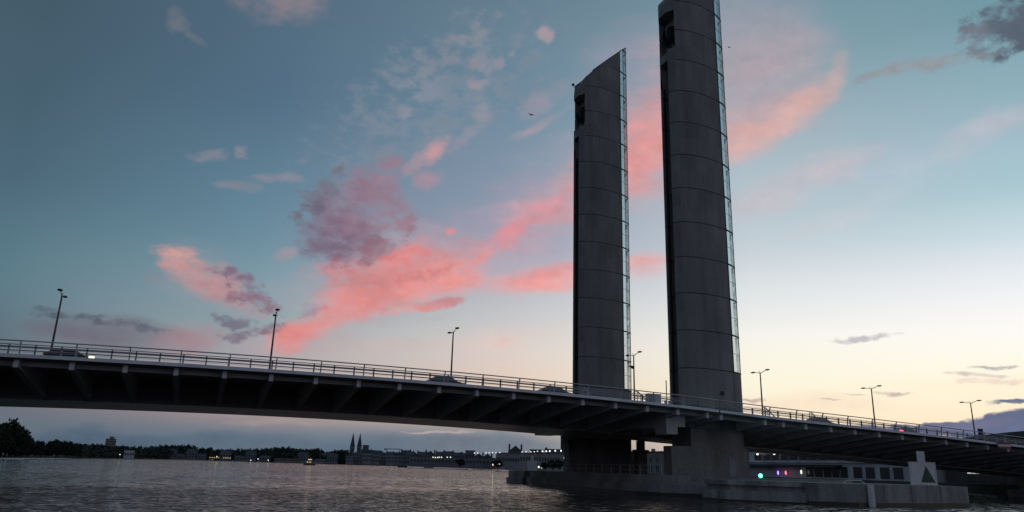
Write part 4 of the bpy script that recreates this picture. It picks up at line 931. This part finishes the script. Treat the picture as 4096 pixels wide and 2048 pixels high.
# ------------------------------------------------------------------ trees
def tree_proto(name, H, Wd, leaves, label, group, m, shape='round', seed=1, ls=.5):
    rg = random.Random(seed); r = proto(name, label, 'tree', group)
    tk = MB(); tk.tube([(0, 0, -.5), (.1, .05, H*.3), (0, .1, H*.75)], H*.03, 6, H*.008)
    for k in range(5):
        a = rg.uniform(0, 2*PI); z0 = H*rg.uniform(.25, .5); tk.tube([(0, 0, z0), (cos(a)*Wd*.3, sin(a)*Wd*.3, z0+H*.22)], H*.012, 4, H*.004)
    tk.build('trunk', M_bark, r)
    cr = MB(); cl = []
    for k in range(26):
        z = rg.uniform(.2, .98); 
        w = (math.sqrt(max(0, 1-((z-.55)/.45)**2)) if shape == 'round' else (1.05-z)*1.0 if shape == 'cone' else .9*math.sqrt(max(0, 1-((z-.5)/.52)**2)))
        a = rg.uniform(0, 2*PI); q = math.sqrt(rg.random())*w*.5*Wd*.85
        cl.append((cos(a)*q, sin(a)*q, z*H, rg.uniform(.09, .19)*min(Wd, H)))
    for k in range(leaves):
        cx, cy, cz, cr_ = rg.choice(cl)
        d = Vector((rg.gauss(0, 1), rg.gauss(0, 1), rg.gauss(0, .8))).normalized()*cr_*rg.uniform(.5, 1.15)
        c = Vector((cx, cy, cz))+d; s = ls*rg.uniform(.5, 1.3)
        e1 = Vector((rg.gauss(0, 1), rg.gauss(0, 1), rg.gauss(0, 1))).normalized(); e2 = e1.cross(Vector((rg.gauss(0, 1), rg.gauss(0, 1), rg.gauss(0, 1)))).normalized()
        cr.add([c-e1*s-e2*s*.6, c+e1*s-e2*s*.6, c+e1*s*.8+e2*s*.6, c-e1*s*.8+e2*s*.6], [(0, 1, 2, 3)])
    cr.build('crown', m, r); return r
TP = [tree_proto('broadleaf_tree', 12, 11, 1500, 'dark broadleaf tree in the wooded left bank', 'dark trees on the left bank', M_tree, 'round', 3),
      tree_proto('broadleaf_tree', 12, 9, 1400, 'dark broadleaf tree in the wooded left bank', 'dark trees on the left bank', M_tree2, 'oval', 5),
      tree_proto('poplar_tree', 16, 5, 1300, 'tall narrow poplar above the left end of the wooded bank', 'poplars at the left edge', M_tree2, 'oval', 8)]
used = set()
def ptree(i, loc, sc, rz):
    if i not in used: used.add(i); return place(TP[i], loc, rz, sc)
    return dup(TP[i], loc, rz, sc)
def skyline(u):
    T = [(-200, 1700), (-60, 1692), (10, 1690), (30, 1702), (45, 1712), (70, 1738), (100, 1752), (125, 1766), (150, 1768), (250, 1764), (300, 1774), (400, 1783), (480, 1788), (560, 1790), (640, 1786), (740, 1786), (800, 1792), (860, 1796), (950, 1800), (1060, 1797), (1110, 1790), (1170, 1797), (1220, 1804), (1260, 1798), (1310, 1809), (1390, 1800), (1440, 1806), (1560, 1810)]
    for (a, va), (b, vb) in zip(T, T[1:]):
        if a <= u <= b: return va+(vb-va)*(u-a)/(b-a)
    return 1806
def bankdist(u): 
    T = [(-200, 400), (90, 425), (130, 500), (250, 640), (330, 900), (480, 1150), (700, 1420), (1600, 1500)]
    for (a, va), (b, vb) in zip(T, T[1:]):
        if a <= u <= b: return va+(vb-va)*(u-a)/(b-a)
    return 1450
rg = random.Random(4)
u = -120
while u < 330:                                    # the near left bank: two ranks, nearer ones smaller
    dB = bankdist(u)
    for k, (f, dd) in enumerate(((1.0, 14), (.74, 5), (.9, 9))):
        uu = u+rg.uniform(-10, 10); v = skyline(min(max(uu, -190), 1500)); dist = dB+dd; top = at(uu, v, dist); h = (top.z-1.2)*f*rg.uniform(.9, 1.06)
        p = at(uu, 1830, dist); i = 2 if (k == 0 and uu < 50 and rg.random() < .8) else rg.choice((0, 1))
        H = 16 if i == 2 else 12; s = h/H
        ptree(i, (p.x, p.y, 1.2), (s*rg.uniform(.85, 1.1), s*rg.uniform(.85, 1.1), s), rg.uniform(0, 6))
    u += 16 if u < 120 else 21
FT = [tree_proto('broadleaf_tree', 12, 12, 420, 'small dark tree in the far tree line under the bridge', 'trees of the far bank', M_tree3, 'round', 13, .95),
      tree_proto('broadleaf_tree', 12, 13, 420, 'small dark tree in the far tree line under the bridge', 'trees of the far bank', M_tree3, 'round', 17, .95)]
fu = set(); u = 300
while u < 1385:
    for f, dd in ((1.0, 30), (.66, 6)):
        uu = u+rg.uniform(-6, 6)
        if 492 < uu < 548 and f < 1: continue
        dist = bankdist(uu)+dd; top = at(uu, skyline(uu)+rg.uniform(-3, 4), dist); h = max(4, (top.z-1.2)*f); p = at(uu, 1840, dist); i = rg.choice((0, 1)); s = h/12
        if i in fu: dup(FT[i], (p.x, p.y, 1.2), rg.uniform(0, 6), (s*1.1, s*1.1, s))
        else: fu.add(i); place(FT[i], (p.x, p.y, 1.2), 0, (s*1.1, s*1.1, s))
    u += 13
QT = tree_proto('plane_tree', 8, 8, 600, 'dark spreading tree on the quay beside the white lamps left of the pier leg', 'spreading trees on the quay', M_tree2, 'round', 23, .6)
for k, (u, v) in enumerate(((2213, 1844), (2240, 1844), (2180, 1852), (1992, 1844), (1840, 1838))):
    p = at(u, v, 520 if u > 1900 else 720); s = (p.z-1.8)/8
    if k == 0: place(QT, (p.x, p.y, 2.0), 0, (s*1.5, s*1.5, s))
    else: dup(QT, (p.x, p.y, 2.0), k, (s*1.5, s*1.5, s), 'dark spreading tree on the quay beside the white lamps left of the pier leg' if u > 2150 else 'dark tree in front of the hangars left of the blank board')

# ------------------------------------------------------------------ gulls
for u, v, dist, lb in ((2122, 459, 120, 'left one of two tiny dark birds in the sky left of the far pylon'), (2129, 461, 122, 'right one of two tiny dark birds in the sky left of the far pylon'), (2917, 190, 150, 'tiny dark bird alone in the sky right of the near pylon')):
    p = at(u, v, dist); r = thing('bird', tuple(p), lb, 'bird')
    b = MB(); b.ball(p, .09, 1.0, 2.4, .9, 8, 6); b.build('body', M_dark, r)
    for s in (-1, 1): MB().add([(p.x, p.y-.1, p.z), (p.x+s*.28, p.y-.06, p.z+.2), (p.x+s*.55, p.y+.05, p.z+.1), (p.x+s*.28, p.y+.12, p.z+.19), (p.x, p.y+.12, p.z)], [(0, 1, 3, 4), (1, 2, 3)]).build('wing', M_dark, r)
